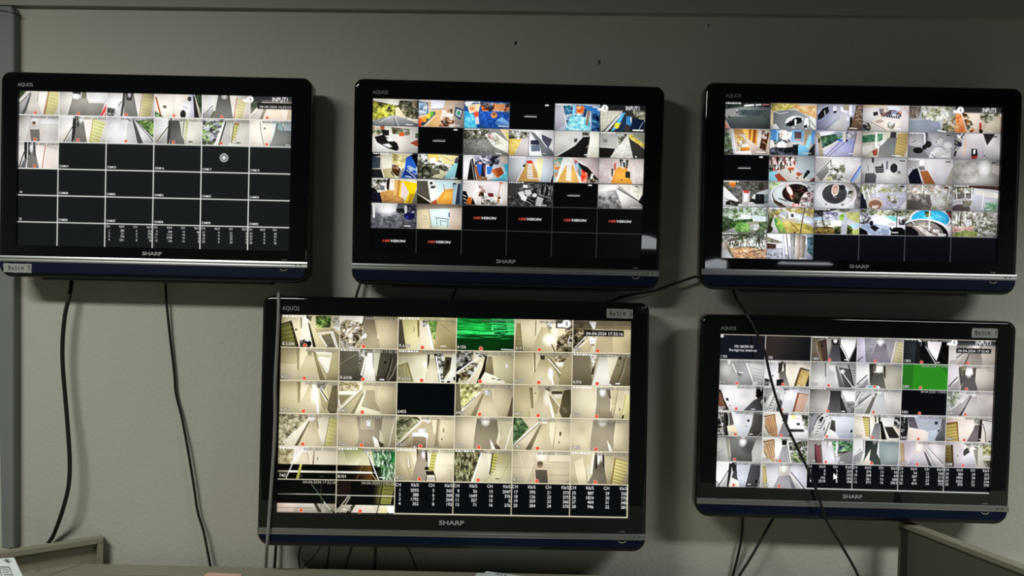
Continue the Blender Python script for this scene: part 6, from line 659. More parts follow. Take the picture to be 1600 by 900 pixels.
def picture_4():
    P = base(T4, 1536, 864, UNI, UNI, 44, 'B 04080c')
    grid(P, UNI, UNI, hexc('ece4c8'), 3.4)
    for i in range(32):
        if i in (14, 24, 25): continue
        r, c = divmod(i, 6); rec(P, UNI, UNI, c, r, .41+.005*c, .93, 'e85030')
    N = ['B.5308', '6101', 'R.6101', '6106', '6111', '6201', '6205', 'R.6206', 'R.6210', '', '6305', '6306',
         '6313', '6401', '6405', '6406', '6413', '7101', '', '7201', '7207', '7301', '7401', '7402', '7407', '8101', '8107', '', '8113', '', '', 'CAM10']
    names(P, UNI, UNI, N, 13, hexc('fcf8e8'))
    cells = [divmod(i, 6) for i in range(32) if i not in (0, 3, 5, 14)]
    dates(P, UNI, UNI, cells, '04-04-2024 17:32:16', 12, .43, .99, .115, hexc('fcf6e0'))
    dates(P, UNI, UNI, [(0, 3)], '04-04-2024 17:32:16', 12, .43, .99, .115, hexc('a8d8a8'), .7)
    dates(P, UNI, UNI, [(0, 5)], '04-04-2024 17:32:16', 13, .43, .97, .13, hexc('bcb498'), .8)
    ticks(P, UNI, UNI, [(0, 0), (0, 2), (1, 1), (1, 2), (1, 5), (2, 5), (4, 0), (4, 1), (4, 2), (4, 3), (4, 5)], WHITE)
    for c, rows in ((2, [(1, 2055, 5, 365), (2, 388, 6, 368), (3, 1792, 7, 364), (4, 352, 8, 192)]),
                    (3, [(9, 56, 13, 2047), (10, 1649, 14, 376), (11, 357, 15, 0), (12, 71, 16, 376)]),
                    (4, [(17, 395, 21, 373), (18, 126, 22, 375), (19, 359, 23, 366), (20, 384, 24, 370)]),
                    (5, [(25, 887, 29, 350), (26, 1824, 30, 770), (27, 464, 31, 345), (28, 946, 32, 381)])):
        table(P, UNI, UNI, 5, c, rows, 13)
    P.box = (0, 0, P.W, P.H)
    P.poly(hexc('14140f'), [(86.6, 5), (98, 5), (98, 8.1), (86.6, 8.1)])
    fit(P, '04-04-2024 17:32:16', .872*P.W, .075*P.H, 13, .105*P.W, WHITE, bold=.01)
    P.poly(hexc('4c4a40'), [(78.4, .2), (83, .2), (83, 4.4), (78.4, 4.4)]); icon_(P, .815, .02)
    P.poly(hexc('e8e0c4'), [(33.3, 99.4), (100, 99.4), (100, 100), (33.3, 100)]); P.poly(hexc('e8e0c4'), [(99.7, 83), (100, 83), (100, 100), (99.7, 100)])
    return P
def picture_5():
    P = base(T5, 1200, 672, UNI, UNI, 55, 'B 05080e')
    grid(P, UNI, UNI, hexc('d8d8d4'), 3.0)
    for i in range(32):
        if i in (0, 1): continue
        r, c = divmod(i, 6); rec(P, UNI, UNI, c, r, .41, .92, 'e05048')
    N = ['1103', '1105', '1203', '', '1303', '1305', '2101', '2102', '2201', '2207', '2301', '2307', '3101', '3107', '3201', '3207', '3301', '3307',
         '4101', '', '', '4201', '4301', '4307', '5102', '5104', '5108', '5201', '5207', '5208', '', '5206']
    names(P, UNI, UNI, N, 10.5, WHITE, bold=.015)
    cells = [divmod(i, 6) for i in range(2, 32) if i not in (5, 16)]
    dates(P, UNI, UNI, cells, '04-04-2024 17:32:43', 9.5, .42, .99, .115, WHITE)
    dates(P, UNI, UNI, [(2, 4)], '04-04-2024 17:04:05', 9.5, .42, .99, .115, WHITE)
    ticks(P, UNI, UNI, [(0, 2), (0, 4), (1, 1), (2, 0), (2, 1), (2, 2), (3, 0), (3, 1), (3, 3), (3, 4), (3, 5), (4, 1), (4, 2), (5, 0)], WHITE)
    fit(P, '192.168.200.100', .053*P.W, .088*P.H, 10, .07*P.W, WHITE, bold=.02)
    fit(P, 'The login has timed out', .034*P.W, .112*P.H, 9.5, .102*P.W, WHITE, bold=.02)
    for c, rows in ((2, [(1, 0, 5, 205), (2, 0, 6, 252), (3, 192, 7, 360), (4, 2018, 8, 184)]),
                    (3, [(9, 375, 13, 95), (10, 368, 14, 69), (11, 361, 15, 588), (12, 373, 16, 2063)]),
                    (4, [(17, 54, 21, 538), (18, 369, 22, 215), (19, 81, 23, 826), (20, 414, 24, 153)]),
                    (5, [(25, 380, 29, 372), (26, 1496, 30, 363), (27, 2325, 31, 374), (28, 370, 32, 378)])):
        table(P, UNI, UNI, 5, c, rows, 10.5)
    cursor(P, .432, .892)
    P.box = (0, 0, P.W, P.H)
    P.poly(hexc('101010'), [(85.8, 5.6), (98.4, 5.6), (98.4, 8.8), (85.8, 8.8)])
    fit(P, '04-04-2024 17:32:43', .865*P.W, .082*P.H, 10.5, .113*P.W, WHITE, bold=.01)
    banner(P, 'INPUT1', .927, .985, .85, 19)
    P.poly(hexc('d8d8d4'), [(33.3, 99.3), (100, 99.3), (100, 100), (33.3, 100)]); P.poly(hexc('e0d8c0'), [(0, 0), (100, 0), (100, .6), (0, .6)])
    return P

def screen_mesh(P, w, h, parent):
    a = P.a.reshape(P.H//2, 2, P.W//2, 2, 3).mean((1, 3))
    ny, nx = a.shape[:2]
    lin = np.where(a <= .04045, a/12.92, ((a+.055)/1.055)**2.4)
    X, Z = np.meshgrid(np.linspace(-w/2, w/2, nx), np.linspace(h/2, -h/2, ny))
    co = np.zeros((ny*nx, 3), np.float32); co[:, 0] = X.ravel(); co[:, 2] = Z.ravel()
    i = np.arange(ny*nx).reshape(ny, nx)
    q = np.stack([i[:-1, :-1], i[1:, :-1], i[1:, 1:], i[:-1, 1:]], -1).reshape(-1, 4).astype(np.int32)
    me = bpy.data.meshes.new('screen'); n = len(q)
    me.vertices.add(len(co)); me.vertices.foreach_set('co', co.ravel())
    me.loops.add(n*4); me.loops.foreach_set('vertex_index', q.ravel())
    me.polygons.add(n); me.polygons.foreach_set('loop_start', np.arange(0, n*4, 4, dtype=np.int32))
    me.update(calc_edges=True)
    at = me.color_attributes.new('picture', 'FLOAT_COLOR', 'POINT')
    c = np.ones((ny*nx, 4), np.float32); c[:, :3] = lin.reshape(-1, 3)
    at.data.foreach_set('color', c.ravel())
    return link('screen', me, M_screen, parent)
M_screen = bpy.data.materials.new('lit_display'); M_screen.use_nodes = True
_nt = M_screen.node_tree; _b = _nt.nodes['Principled BSDF']
_at = _nt.nodes.new('ShaderNodeAttribute'); _at.attribute_name = 'picture'
_nt.links.new(_at.outputs['Color'], _b.inputs['Emission Color']); _b.inputs['Emission Strength'].default_value = 1.0
_b.inputs['Base Color'].default_value = (0.002, 0.002, 0.0025, 1); _b.inputs['Roughness'].default_value = 0.22; _b.inputs['Specular IOR Level'].default_value = 0.12

# ---------------------------------------------------------------- televisions
STROKES = {
 'B': [[(0, 0), (.05, 1)], [(.05, 1), (.55, .9), (.5, .6), (.1, .52)], [(.1, .52), (.65, .4), (.55, .05), (0, 0)]],
 'O': [[(.35, .8), (.05, .5), (.15, .05), (.5, .1), (.6, .5), (.35, .8)]], 'o': [[(.3, .6), (.08, .3), (.2, .02), (.5, .1), (.5, .5), (.3, .6)]],
 'S': [[(.6, .8), (.2, .85), (.15, .5), (.5, .4), (.5, .05), (.05, .05)]],
 'C': [[(.6, .75), (.2, .75), (.08, .35), (.25, .05), (.6, .1)]],
 'H': [[(.08, .85), (.05, 0)], [(.6, .85), (.6, .05)], [(.05, .42), (.6, .48)]],
 '1': [[(.1, .7), (.35, 1), (.35, 0)]], '2': [[(.05, .8), (.3, 1), (.6, .8), (.5, .45), (.02, .02), (.65, .05)]],
 '3': [[(.05, .95), (.5, 1), (.6, .8), (.25, .55), (.65, .35), (.5, .02), (.02, .1)]]}
def handwriting(parent, s, x, z, cap, pitch, y, r):
    bm = bmesh.new()
    for i, ch in enumerate(s):
        for st in STROKES.get(ch, []):
            pts = [Vector((x+i*pitch+a*pitch*.95, y, z+b*cap)) for a, b in st]
            if len(pts) > 2: pts = catmull(pts, 4)
            L = []
            for k, p in enumerate(pts):
                t = (pts[min(k+1, len(pts)-1)]-pts[max(k-1, 0)]); t.y = 0; t.normalize()
                nrm = Vector((-t.z, 0, t.x))*r; L.append((bm.verts.new(p+nrm), bm.verts.new(p-nrm)))
            for (a, b), (c, d) in zip(L[:-1], L[1:]): bm.faces.new((a, b, d, c))
    return from_bm('handwriting', bm, M_ink, parent)

def make_television(idx, name, label, pos, rot, w, h, mar, chrome, picture, ledge=None, tape=None):
    """pos, rot: centre of the screen and its small turns (roll, pitch, yaw in degrees) in wall axes"""
    r, p, yw = [R(a) for a in rot]
    Rz = Matrix(((math.cos(r), -math.sin(r), 0), (math.sin(r), math.cos(r), 0), (0, 0, 1)))
    Rx = Matrix(((1, 0, 0), (0, math.cos(p), -math.sin(p)), (0, math.sin(p), math.cos(p))))
    Ry = Matrix(((math.cos(yw), 0, math.sin(yw)), (0, 1, 0), (-math.sin(yw), 0, math.cos(yw))))
    A = Rz @ Rx @ Ry
    C = Matrix(((1, 0, 0), (0, 0, 1), (0, -1, 0)))            # wall axes -> world axes
    M = (C @ A @ C.transposed()).to_4x4(); M.translation = Vector((pos[0], pos[2], EYE-pos[1]))
    root = bpy.data.objects.new(name, None); root.empty_display_size = .1; COL.objects.link(root); root.matrix_world = M
    tag(root, label, 'television', 'wall-mounted televisions')
    ml, mr, mt, mb = mar
    X0, X1, Z0, Z1 = -w/2-ml, w/2+mr, -h/2-mb, h/2+mt
    rt, rb = .024, .034
    # frame: a glossy moulding around the glass
    bm = bmesh.new()
    prof = [(.010, -.0065), (.006, -.0060), (.003, -.0045), (.0008, -.002), (0, .002), (0, .040), (.003, .046)]
    loops = [[bm.verts.new((x, y, z)) for x, z in rrect(X0, X1, Z0, Z1, rt, rb, 10, ins)] for ins, y in prof]
    n = len(loops[0])
    for A_, B_ in zip(loops[:-1], loops[1:]):
        for i in range(n): bm.faces.new((A_[i], A_[(i+1) % n], B_[(i+1) % n], B_[i]))
    bm.faces.new(loops[-1])
    hole = [bm.verts.new((x, -.0065, z)) for x, z in ((w/2, h/2), (-w/2, h/2), (-w/2, -h/2), (w/2, -h/2))]
    hole2 = [bm.verts.new((v.co.x, .003, v.co.z)) for v in hole]
    es = [bm.edges.new((hole[i], hole[(i+1) % 4])) for i in range(4)]
    es += [bm.edges.get((loops[0][i], loops[0][(i+1) % n])) for i in range(n)]
    ff = [f for f in bmesh.ops.triangle_fill(bm, use_beauty=True, edges=es)['geom'] if isinstance(f, bmesh.types.BMFace)]
    nf = len(ff)
    for i in range(4): bm.faces.new((hole[i], hole[(i+1) % 4], hole2[(i+1) % 4], hole2[i]))
    fr = from_bm('frame', bm, M_bezel, root, smooth=True)
    for pl in fr.data.polygons:                       # the front face stays flat
        if abs(pl.normal.y) > .999: pl.use_smooth = False
    s = screen_mesh(picture(), w, h, root)
    s.location = (0, 0, 0)
    # back housing and bracket
    bm = bmesh.new(); add_box(bm, X0+.06, X1-.06, .044, .070, Z0+.05, Z1-.05, .012); from_bm('back_housing', bm, M_back, root, smooth=True)
    gap = WALL-pos[2]-.012
    box('wall_bracket', -.11, .11, .068, gap, -.10, .10, M_back, root)
    # silver strip with a groove
    z1, z0 = -h/2-chrome[0], -h/2-chrome[1]; hh = z1-z0
    prof = [(z1, -.006), (z1-.02*hh, -.0078), (z1-.30*hh, -.0090), (z1-.44*hh, -.0090), (z1-.50*hh, -.0082), (z1-.56*hh, -.0083), (z1-.88*hh, -.0098), (z1-.96*hh, -.0094), (z0, -.006)]
    xa, xb = X0+.0015, X1-.0015
    bm = bmesh.new(); A_ = [bm.verts.new((xa, y, z)) for z, y in prof]; B_ = [bm.verts.new((xb, y, z)) for z, y in prof]
    for i in range(len(prof)-1): bm.faces.new((A_[i], B_[i], B_[i+1], A_[i+1]))
    bm.faces.new(A_); bm.faces.new(B_[::-1]); bm.faces.new((A_[0], A_[-1], B_[-1], B_[0]))
    st = from_bm('silver_strip', bm, M_chrome, root, smooth=True)
    for dx in (.0225, .0105+.0):
        bm = bmesh.new(); bmesh.ops.create_uvsphere(bm, u_segments=14, v_segments=8, radius=.0018)
        for v in bm.verts: v.co = Vector((v.co.x+X1-dx-.008, v.co.y*.5-.0092, v.co.z+(z0+z1)/2))
        from_bm('sensor_dot', bm, M_dot, st, smooth=True)
    # navy panel under the strip
    pz1, pz0 = z0-.0004, Z0+.0125
    out = [(X1-.0065, pz1), (X0+.0065, pz1)]+[q for q in rrect(X0+.0065, X1-.0065, pz0, pz1, .001, .020, 8)][18:]
    bm = bmesh.new(); vs_ = [bm.verts.new((x, -.0082, z)) for x, z in out]; vb = [bm.verts.new((x, -.0055, z)) for x, z in out]
    bm.faces.new(vs_); bm.faces.new(vb[::-1])
    for i in range(len(out)): bm.faces.new((vs_[i], vs_[(i+1) % len(out)], vb[(i+1) % len(out)], vb[i]))
    pn = from_bm('lower_panel', bm, M_navy, root)
    # half ring of the power button and its tiny caption
    xr = X1-.0615
    bm = bmesh.new(); tube_bm(bm, [Vector((xr+.0095*math.cos(R(a)), -.0086, pz1-.0005+.0058*math.sin(R(a)))) for a in range(-165, -14, 10)], .0007, 6)
    from_bm('power_ring', bm, M_ring, pn, smooth=True)
    lettering('button_caption', 'POWER', xr-.006, z1+.0035, .0022, .0125, M_logo2, root, -.0065, thick=.0003)
    sc = .0385 if idx != 4 else .0430
    lettering('maker_lettering', 'AQUOS', -w/2-.0005 if idx != 4 else -w/2+.003, h/2+.0112, .0088 if idx != 4 else .0105, sc, M_logo, root, -.0065)
    sw = .050 if idx != 4 else .064
    lettering('brand_lettering', 'SHARP', 0.0 if idx != 4 else -.002, (-h/2+z1)/2-.0052 if idx != 4 else (-h/2+z1)/2-.0045, .0086 if idx != 4 else .0108, sw, M_logo2, root, -.0065, align='c', bold=.02)
    if ledge:
        bm = bmesh.new(); add_box(bm, X0+ledge[0], X1-ledge[1], .004, .040, Z0-.0062, Z0+.012, .004); from_bm('speaker_bar', bm, M_back, root, smooth=True)
    if tape:
        tx0, tx1, tz0, tz1, txt, sub = tape
        rg = np.random.RandomState(idx)
        pts = []
        for i in range(9): pts.append((tx0+(tx1-tx0)*i/8, tz1+rg.uniform(-.0006, .0006)))
        for i in range(5): pts.append((tx1+rg.uniform(-.0008, .0008), tz1-(tz1-tz0)*(i+.5)/5))
        for i in range(9): pts.append((tx1-(tx1-tx0)*i/8, tz0+rg.uniform(-.0006, .0006)))
        for i in range(5): pts.append((tx0+rg.uniform(-.0008, .0008), tz0+(tz1-tz0)*(i+.5)/5))
        yt = -.0090 if sub else -.0068
        tp = prism('tape_label', [(x, yt, z) for x, z in pts], (0, .0003, 0), M_tape, pn if sub else root)
        tp['label'] = 'pale tape label with a handwritten name'
        Wt, Ht = tx1-tx0, tz1-tz0
        if not sub: handwriting(tp, txt, tx0+Wt*.13, tz0+Ht*.28, Ht*.46, Wt*.125, yt-.0003, .00075)
        else: handwriting(root, txt, tx0+Wt*.18, tz0+Ht*.30, Ht*.46, Wt*.115, yt-.0003, .0007)
    return root

S32 = (.6985, .393)
make_television(1, 'television', 'black television at upper left, its picture mostly empty black cells, tape label underneath',
    (-0.9254, -0.2472, 1.9347), (0.057, -0.206, 0.028), *S32, (.0455, .0495, .049, .0820), (.0275, .0440), picture_1, ledge=(.105, .095), tape=(-.3785, -.3065, -.2672, -.2440, 'BoSCH 3', True))
make_television(2, 'television', 'top middle television, colourful camera tiles above red and white logos on black',
    (-0.0213, -0.2475, 1.9511), (0.15, 1.459, -1.047), *S32, (.0485, .0485, .050, .0835), (.0285, .0450), picture_2, ledge=(.102, .105))
make_television(3, 'television', 'black television at upper right, showing garden, pool and lobby camera tiles',
    (0.8728, -0.2529, 1.9199), (-0.076, 0.464, -0.129), *S32, (.0510, .0510, .049, .0800), (.0280, .0435), picture_3, ledge=(.105, .115))
make_television(4, 'television', 'largest television, bottom middle, full of beige corridor tiles with one streaked green tile',
    (-0.1444, 0.3635, 1.9287), (-0.097, -1.767, -0.682), .895, .5035, (.0485, .0475, .0475, .0855), (.0385, .0545), picture_4, tape=(.3840, .4510, .2590, .2830, 'BoSCH 2', False))
make_television(5, 'television', 'lower right television crossed by a hanging cable, grey corridor tiles, one solid green',
    (0.8778, 0.3346, 1.9274), (0.103, 1.014, 0.502), *S32, (.0490, .0490, .0490, .0785), (.0290, .0440), picture_5, tape=(.2845, .3495, .2030, .2270, 'BOSCH 1', False))

# ---------------------------------------------------------------- fittings on the wall
a, b = ray(-4, 8, 2.0), ray(20, 8, 2.0)
c, d = ray(20, 858, 2.0), ray(2, 858, 2.0)
tr = bpy.data.objects.new('cable_trunking', None); COL.objects.link(tr); tr.location = (d.x, WALL, d.z)
tag(tr, 'tall grey metal cable trunking down the left edge of the wall', 'cable trunking')
def local(o, pts): return [Vector(p)-o.location for p in pts]
ru, rd = ray(28, 14, WALL), ray(29, 856, WALL)
prism('duct_body', local(tr, [Vector((a.x-.02, 2.004, a.z)), Vector((b.x-.006, 2.004, a.z)), Vector((b.x, 2.004, b.z-.016)), Vector((c.x, 2.004, c.z)), Vector((d.x-.002, 2.004, d.z))]), (0, WALL-2.004, 0), M_trunk, tr, bevel=.002)
prism('duct_flange', local(tr, [Vector((b.x-.01, 2.022, ru.z-.012)), Vector((ru.x, 2.022, ru.z-.02)), Vector((rd.x, 2.022, rd.z+.004)), Vector((c.x-.01, 2.022, c.z+.002))]), (0, WALL-2.022, 0), M_trunk, tr)
prism('duct_cap', local(tr, [Vector((a.x-.03, 1.998, a.z-.002)), Vector((b.x-.006, 1.998, a.z-.004)), Vector((b.x+.004, 1.998, b.z-.018)), Vector((b.x-.006, 1.998, b.z-.020)), Vector((b.x-.014, 1.998, a.z-.014)), Vector((a.x-.03, 1.998, a.z-.012))]), (0, .03, 0), M_trunk, tr, bevel=.001)
for (px, py, lx, ly, lab) in ((805.5, 67.5, .0028, .0055, 'small dark chip hole in the wall above the top middle television'),
                              (936, 97, .0016, .0070, 'thin dark nail in the wall, right of the other mark, above the top middle television'),
                              (1107, 39.5, .0030, .0020, 'tiny dark speck on the wall high near the ceiling line')):
    q = ray(px, py, WALL)
    bm = bmesh.new(); bmesh.ops.create_icosphere(bm, subdivisions=2, radius=1.0)
    for v in bm.verts: v.co = Vector((v.co.x*lx+v.co.z*lx*.5, v.co.y*.0035, v.co.z*ly))
    o = from_bm('nail', bm, M_mark, None, smooth=True); o.location = q
    tag(o, lab, 'nail')

# ---------------------------------------------------------------- desk under the televisions
ZD = EYE-.8055*(1.992/2.032)                     # work surface
YB = 1.992                                       # its rear edge
desk = bpy.data.objects.new('console_desk', None); COL.objects.link(desk); desk.location = (0, 1.5, 0)
tag(desk, 'long olive grey console desk along the wall with raised side panels', 'desk')
sx = ray(131, 882, YB).x; sxf = sx-.03
def P3(x, y, z): return Vector((x, y, z))-desk.location
for nm, pts in (('left_desktop', [(-2.6, YB), (sx-.0012, YB), (sxf-.42, 1.05), (-2.6, 1.05)]), ('right_desktop', [(sx+.0012, YB), (2.3, YB), (2.3, 1.05), (sxf-.4172, 1.05)])):
    prism('desktop', [P3(x, y, ZD-.03) for x, y in pts], (0, 0, .03), M_desk, desk, bevel=.0015)
box('front_panel', -2.5, 2.2, 1.08-1.5, 1.10-1.5, 0, ZD-.031, M_deskd, desk)
for x in (-2.5, -.4, 1.0, 2.18): box('leg', x, x+.03, 1.10-1.5, 1.90-1.5, 0, ZD-.031, M_deskd, desk)
# raised edging of the recessed work areas
for (x0, x1, y1) in ((-1.95, sx-.085, 1.938), (sx+.01, 0.9, 1.934)):
    bm = bmesh.new(); add_box(bm, x0, x1, y1-.012-1.5, y1-1.5, ZD, ZD+.0025, .001); from_bm('edging', bm, M_desk, desk, smooth=True)
def depth_for(px, py, z): return (EYE-z)/(EYE-ray(px, py, 1.0).z)
# left raised panel
yR = 2.004; zt = ray(162, 840.5, yR).z; yL = depth_for(0, 865.5, zt)
Rp = ray(162, 840.5, yR); Lp = ray(0, 865.5, yL); Lp = Lp+(Lp-Rp)*1.2
def wing_parts(A_, B_, top, rail, stile_at_start, board_mat, name, tk=.026, toplip=.0):
    u = Vector((B_.x-A_.x, B_.y-A_.y, 0)); L = u.length; u.normalize()
    nr = Vector((u.y, -u.x, 0))
    if nr.y > 0: nr = -nr
    def slab(nm, s0, s1, z0, z1, o0, o1, mat):
        bm = bmesh.new(); vs = []
        for s in (s0, s1):
            for o in (o0, o1):
                for z in (z0, z1):
                    v = A_+u*s+nr*o; v.z = z; vs.append(bm.verts.new(v-desk.location))
        for f in ((0, 1, 3, 2), (4, 6, 7, 5), (0, 4, 5, 1), (2, 3, 7, 6), (0, 2, 6, 4), (1, 5, 7, 3)): bm.faces.new([vs[i] for i in f])
        bmesh.ops.bevel(bm, geom=list(bm.edges), offset=.001, segments=2, affect='EDGES')
        return from_bm(nm, bm, mat, desk, smooth=True)
    body = slab(name, 0, L, ZD-.028, top-.002, -tk, -tk*.82, board_mat)
    e0, e1 = (0, L)
    r1 = slab('top_rail', 0, L, top-rail, top, -tk-.002, 0, M_desk)
    if stile_at_start: r2 = slab('end_post', 0, rail*.7, ZD-.028, top-rail, -tk-.002, -.0005, M_deskd)
    else: r2 = slab('end_post', L-rail*1.1, L, ZD-.028, top-rail, -tk-.002, -.0005, M_desk)
wing_parts(Lp, Rp, zt, .0135, False, M_desk, 'raised_panel')
# right raised panel: taller, running toward the camera on the right
yl = 1.965; zr_ = ray(1404, 815, yl).z; yr_ = depth_for(1600, 890, zr_)
La = ray(1404, 815, yl); Ra = ray(1600, 890, yr_); Ra = Ra+(Ra-La)*1.0
wing_parts(La, Ra, zr_, .012, True, M_deskd, 'raised_panel', tk=.030)

# papers on the desk
def sheet(name, corners, mat, label, cat, curl=0.0, thick=.0012, n=8, parent=None):
    """a sheet through four corner points, bowed by curl"""
    a, b, c, d = [Vector(p) for p in corners]
    bm = bmesh.new(); G = []
    nrm = (b-a).cross(d-a).normalized()
    if nrm.z < 0: nrm = -nrm
    for lay in (0, 1):
        g = []
        for i in range(n+1):
            row = []
            for j in range(n+1):
                s, t = i/n, j/n
                p = (a*(1-s)+b*s)*(1-t)+(d*(1-s)+c*s)*t + nrm*(curl*math.sin(math.pi*t)*(.6+.4*s)-lay*thick)
                row.append(bm.verts.new(p))
            g.append(row)
        G.append(g)
    for lay in (0, 1):
        g = G[lay]
        for i in range(n):
            for j in range(n): bm.faces.new((g[i][j], g[i+1][j], g[i+1][j+1], g[i][j+1]))
    for i in range(n):
        bm.faces.new((G[0][i][0], G[0][i+1][0], G[1][i+1][0], G[1][i][0])); bm.faces.new((G[0][i][n], G[0][i+1][n], G[1][i+1][n], G[1][i][n]))
        bm.faces.new((G[0][0][i], G[0][0][i+1], G[1][0][i+1], G[1][0][i])); bm.faces.new((G[0][n][i], G[0][n][i+1], G[1][n][i+1], G[1][n][i]))
    o = from_bm(name, bm, mat, parent, smooth=True)
    if label: tag(o, label, cat)
    return o
def printed_lines(parent, corners, rows, nr):
    """small printed strokes lying on a sheet"""
    a, b, c, d = [Vector(p) for p in corners]; nrm = (b-a).cross(d-a).normalized()
    if nrm.z < 0: nrm = -nrm
    bm = bmesh.new()
    def P(s, t): return (a*(1-s)+b*s)*(1-t)+(d*(1-s)+c*s)*t+nrm*nr
    for s0, s1, t0, t1 in rows: bm.faces.new([bm.verts.new(P(*q)) for q in ((s0, t0), (s1, t0), (s1, t1), (s0, t1))])
    return from_bm('print', bm, M_print, parent)
# left: a sheet propped up against the raised panel at the frame edge
q1, q2 = ray(-40, 876, 1.80), ray(22, 871, 1.80)
q4, q3 = ray(-50, 960, 1.72), ray(62, 930, 1.72)
q3.z = q4.z = ZD+.002
cr = (q1, q2, q3, q4)
s1 = sheet('paper_sheet', cr, M_paper, 'white printed paper propped up at the left end of the desk', 'paper', curl=.006)
printed_lines(s1, cr, [(.60, .82, .20, .215), (.60, .61, .20, .42), (.81, .82, .20, .42), (.64, .80, .26, .27), (.64, .78, .31, .32), (.64, .80, .36, .37), (.55, .84, .44, .455), (.74, .90, .07, .085), (.80, .84, .05, .11)], .0085)
def on_desk(px, py, h=0.0): return ray(px, py, depth_for(px, py, ZD+h))
fp = [on_desk(325, 894.5, .0075), on_desk(378, 897.0, .0075)]
cr = (fp[0], fp[1], Vector((fp[1].x+.03, fp[1].y-.26, ZD+.0075)), Vector((fp[0].x-.04, fp[0].y-.25, ZD+.0075)))
sheet('paper_folder', cr, M_pink, 'salmon pink folder lying flat on the desk', 'folder', thick=.0055)
hp = .018
a1, a2 = on_desk(760, 892.5, hp), on_desk(838, 902.5, .014)
cr = (a1, a2, a2+Vector((.05, -.25, .0)), a1+Vector((-.10, -.20, .0)))
cr = tuple(Vector((p.x, p.y, max(p.z, ZD+.003))) for p in cr)
s2 = sheet('paper_sheet', cr, M_paper, 'white paper with printing on the desk below the largest television', 'paper', thick=.010)
printed_lines(s2, cr, [(.22, .24, .035, .065), (.27, .29, .035, .065), (.22, .29, .035, .042), (.32, .34, .035, .065), (.36, .41, .035, .042), (.39, .41, .035, .065)], .0008)
b1, b2 = on_desk(745, 895.2, .008), on_desk(775, 897.2, .008)
cr = (b1, b2, b2+Vector((.02, -.22, 0)), b1+Vector((-.04, -.21, 0)))
sheet('paper_sheet', cr, M_paper, 'edge of a white paper poking out left from under the printed sheet', 'paper', thick=.005)

# ---------------------------------------------------------------- cables
def cable(label, pts, r, mat=M_cable):
    P = catmull([ray(x, y, d) for x, y, d in pts], 8)
    o = bpy.data.objects.new('cable', None); c = P[0].copy()
    bm = bmesh.new(); tube_bm(bm, [p-c for p in P], r, 12)
    m = from_bm('cable', bm, mat, None, smooth=True); m.location = c
    bpy.data.objects.remove(o)
    return tag(m, label, 'cable', 'cables hanging from the televisions')
k = 2.0
cable('thick black cable curving down from the upper left television', [(116, 405, 2.022), (113, 430, 2.018), (109, 460, 2.0), (102, 490, 1.995), (98, 530, 1.995), (98, 570, 1.995), (102, 620, 1.995), (106, 670, 1.99), (109, 720, 1.985), (107, 760, 1.985), (97, 800, 1.985), (84, 835, 2.012), (76, 848, 2.020)], .0052)
cable('thin black cable hanging nearly straight below the upper left television', [(257, 405, 2.022), (258, 430, 2.02), (260, 470, 2.018), (265, 520, 2.022), (272, 580, 2.024), (275, 615, 2.024), (284, 652, 2.022), (294, 705, 2.018), (303, 760, 2.018), (309, 800, 2.018), (318, 830, 2.014), (324, 860, 2.012), (329, 886, 2.012), (334, 910, 2.012)], .0032)
cable('grey cable running down over the left edge of the largest television', [(443, 474, 2.004), (438, 461, 1.960), (435.5, 461, 1.932), (435.5, 480, 1.9200), (433.5, 530, 1.9175), (430, 600, 1.9140), (430, 650, 1.9120), (428, 700, 1.9095), (424, 760, 1.9060), (420.5, 810, 1.9030), (417.5, 850, 1.9050), (416, 875, 1.965), (415.5, 890, 2.008), (415, 910, 2.012)], .0043, M_cableg)
cable('short black cable between the top middle and largest televisions, at their left corners', [(566, 425, 2.018), (562, 445, 2.014), (558, 458, 2.012), (554, 475, 2.012), (552, 500, 2.014)], .0034)
cable('short black cable between top middle and largest televisions, farther right', [(720, 430, 2.018), (712, 455, 2.014), (707, 465, 2.012), (700, 480, 2.012), (694, 500, 2.014)], .0026)
cable('black cable slanting from the upper right television down left behind the top middle one', [(1130, 420, 2.014), (1090, 431, 2.010), (1055, 443, 2.008), (1020, 455, 2.008), (985, 461, 2.008), (950, 472, 2.008), (915, 488, 2.010), (890, 500, 2.014)], .0033)
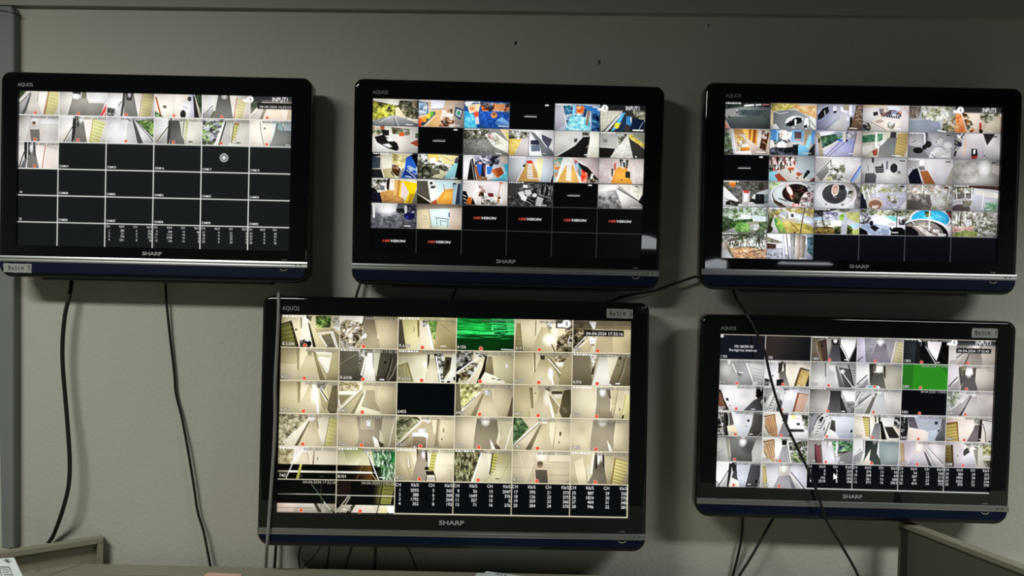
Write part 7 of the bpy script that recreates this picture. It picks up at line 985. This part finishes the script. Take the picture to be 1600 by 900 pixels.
cable('long black cable falling diagonally across the front of the lower right television', [(1141, 430, 2.018), (1146, 455, 2.004), (1152, 470, 1.965), (1167, 492, 1.912), (1183, 522, 1.9045), (1195, 550, 1.903), (1204, 590, 1.903), (1219, 640, 1.904), (1241, 690, 1.904), (1262, 733, 1.904), (1277, 770, 1.903), (1291, 812, 1.904), (1311, 846, 1.905), (1328, 875, 1.905), (1342, 902, 1.905), (1356, 940, 1.91)], .0034)
cable('black cable dropping below the lower right television, left of the slanting one', [(1160, 785, 2.024), (1160.5, 810, 2.022), (1159, 838, 2.020), (1153, 868, 2.020), (1145, 900, 2.022), (1138, 925, 2.022)], .0035)
cable('black cable slanting down left below the lower right television', [(1222, 790, 2.018), (1207, 812, 2.006), (1192, 838, 2.002), (1175, 868, 2.001), (1155, 900, 2.002), (1146, 916, 2.003)], .0034)
for lab, pts, r in (('thick black cable under the largest television, leftmost of the row', [(432, 830, 2.018), (431, 856, 2.014), (429, 886, 2.012), (428, 915, 2.012)], .0040),
                    ('black cable under the largest television, second in the row, bent left', [(474, 830, 2.018), (469, 858, 2.010), (466.5, 870, 2.008), (469, 887, 2.010), (472, 915, 2.012)], .0024),
                    ('thin wire slanting left under the largest television, touching its bent neighbour', [(512, 835, 2.018), (499, 857, 2.014), (487, 873, 2.0135), (473, 887, 2.0135), (462, 905, 2.014)], .0013),
                    ('black cable under the largest television, just right of the thin slanting wire', [(516, 830, 2.018), (514.5, 857, 2.012), (510, 888, 2.012), (506, 915, 2.012)], .0026),
                    ('black cable leaning left under the largest television, before the thick straight one', [(556, 830, 2.018), (549, 857, 2.012), (539, 888, 2.012), (530, 915, 2.012)], .0026),
                    ('thick straight black cable under the middle of the largest television', [(588, 830, 2.018), (587, 857, 2.012), (585.5, 889, 2.012), (585, 915, 2.012)], .0040),
                    ('thin black cable leaning right under the largest television, rightmost of the row', [(628, 835, 2.018), (638, 857, 2.012), (646, 876, 2.012), (651, 890, 2.012), (658, 915, 2.012)], .0022)):
    cable(lab, pts, r)
bpy.data.objects.remove(_fo)
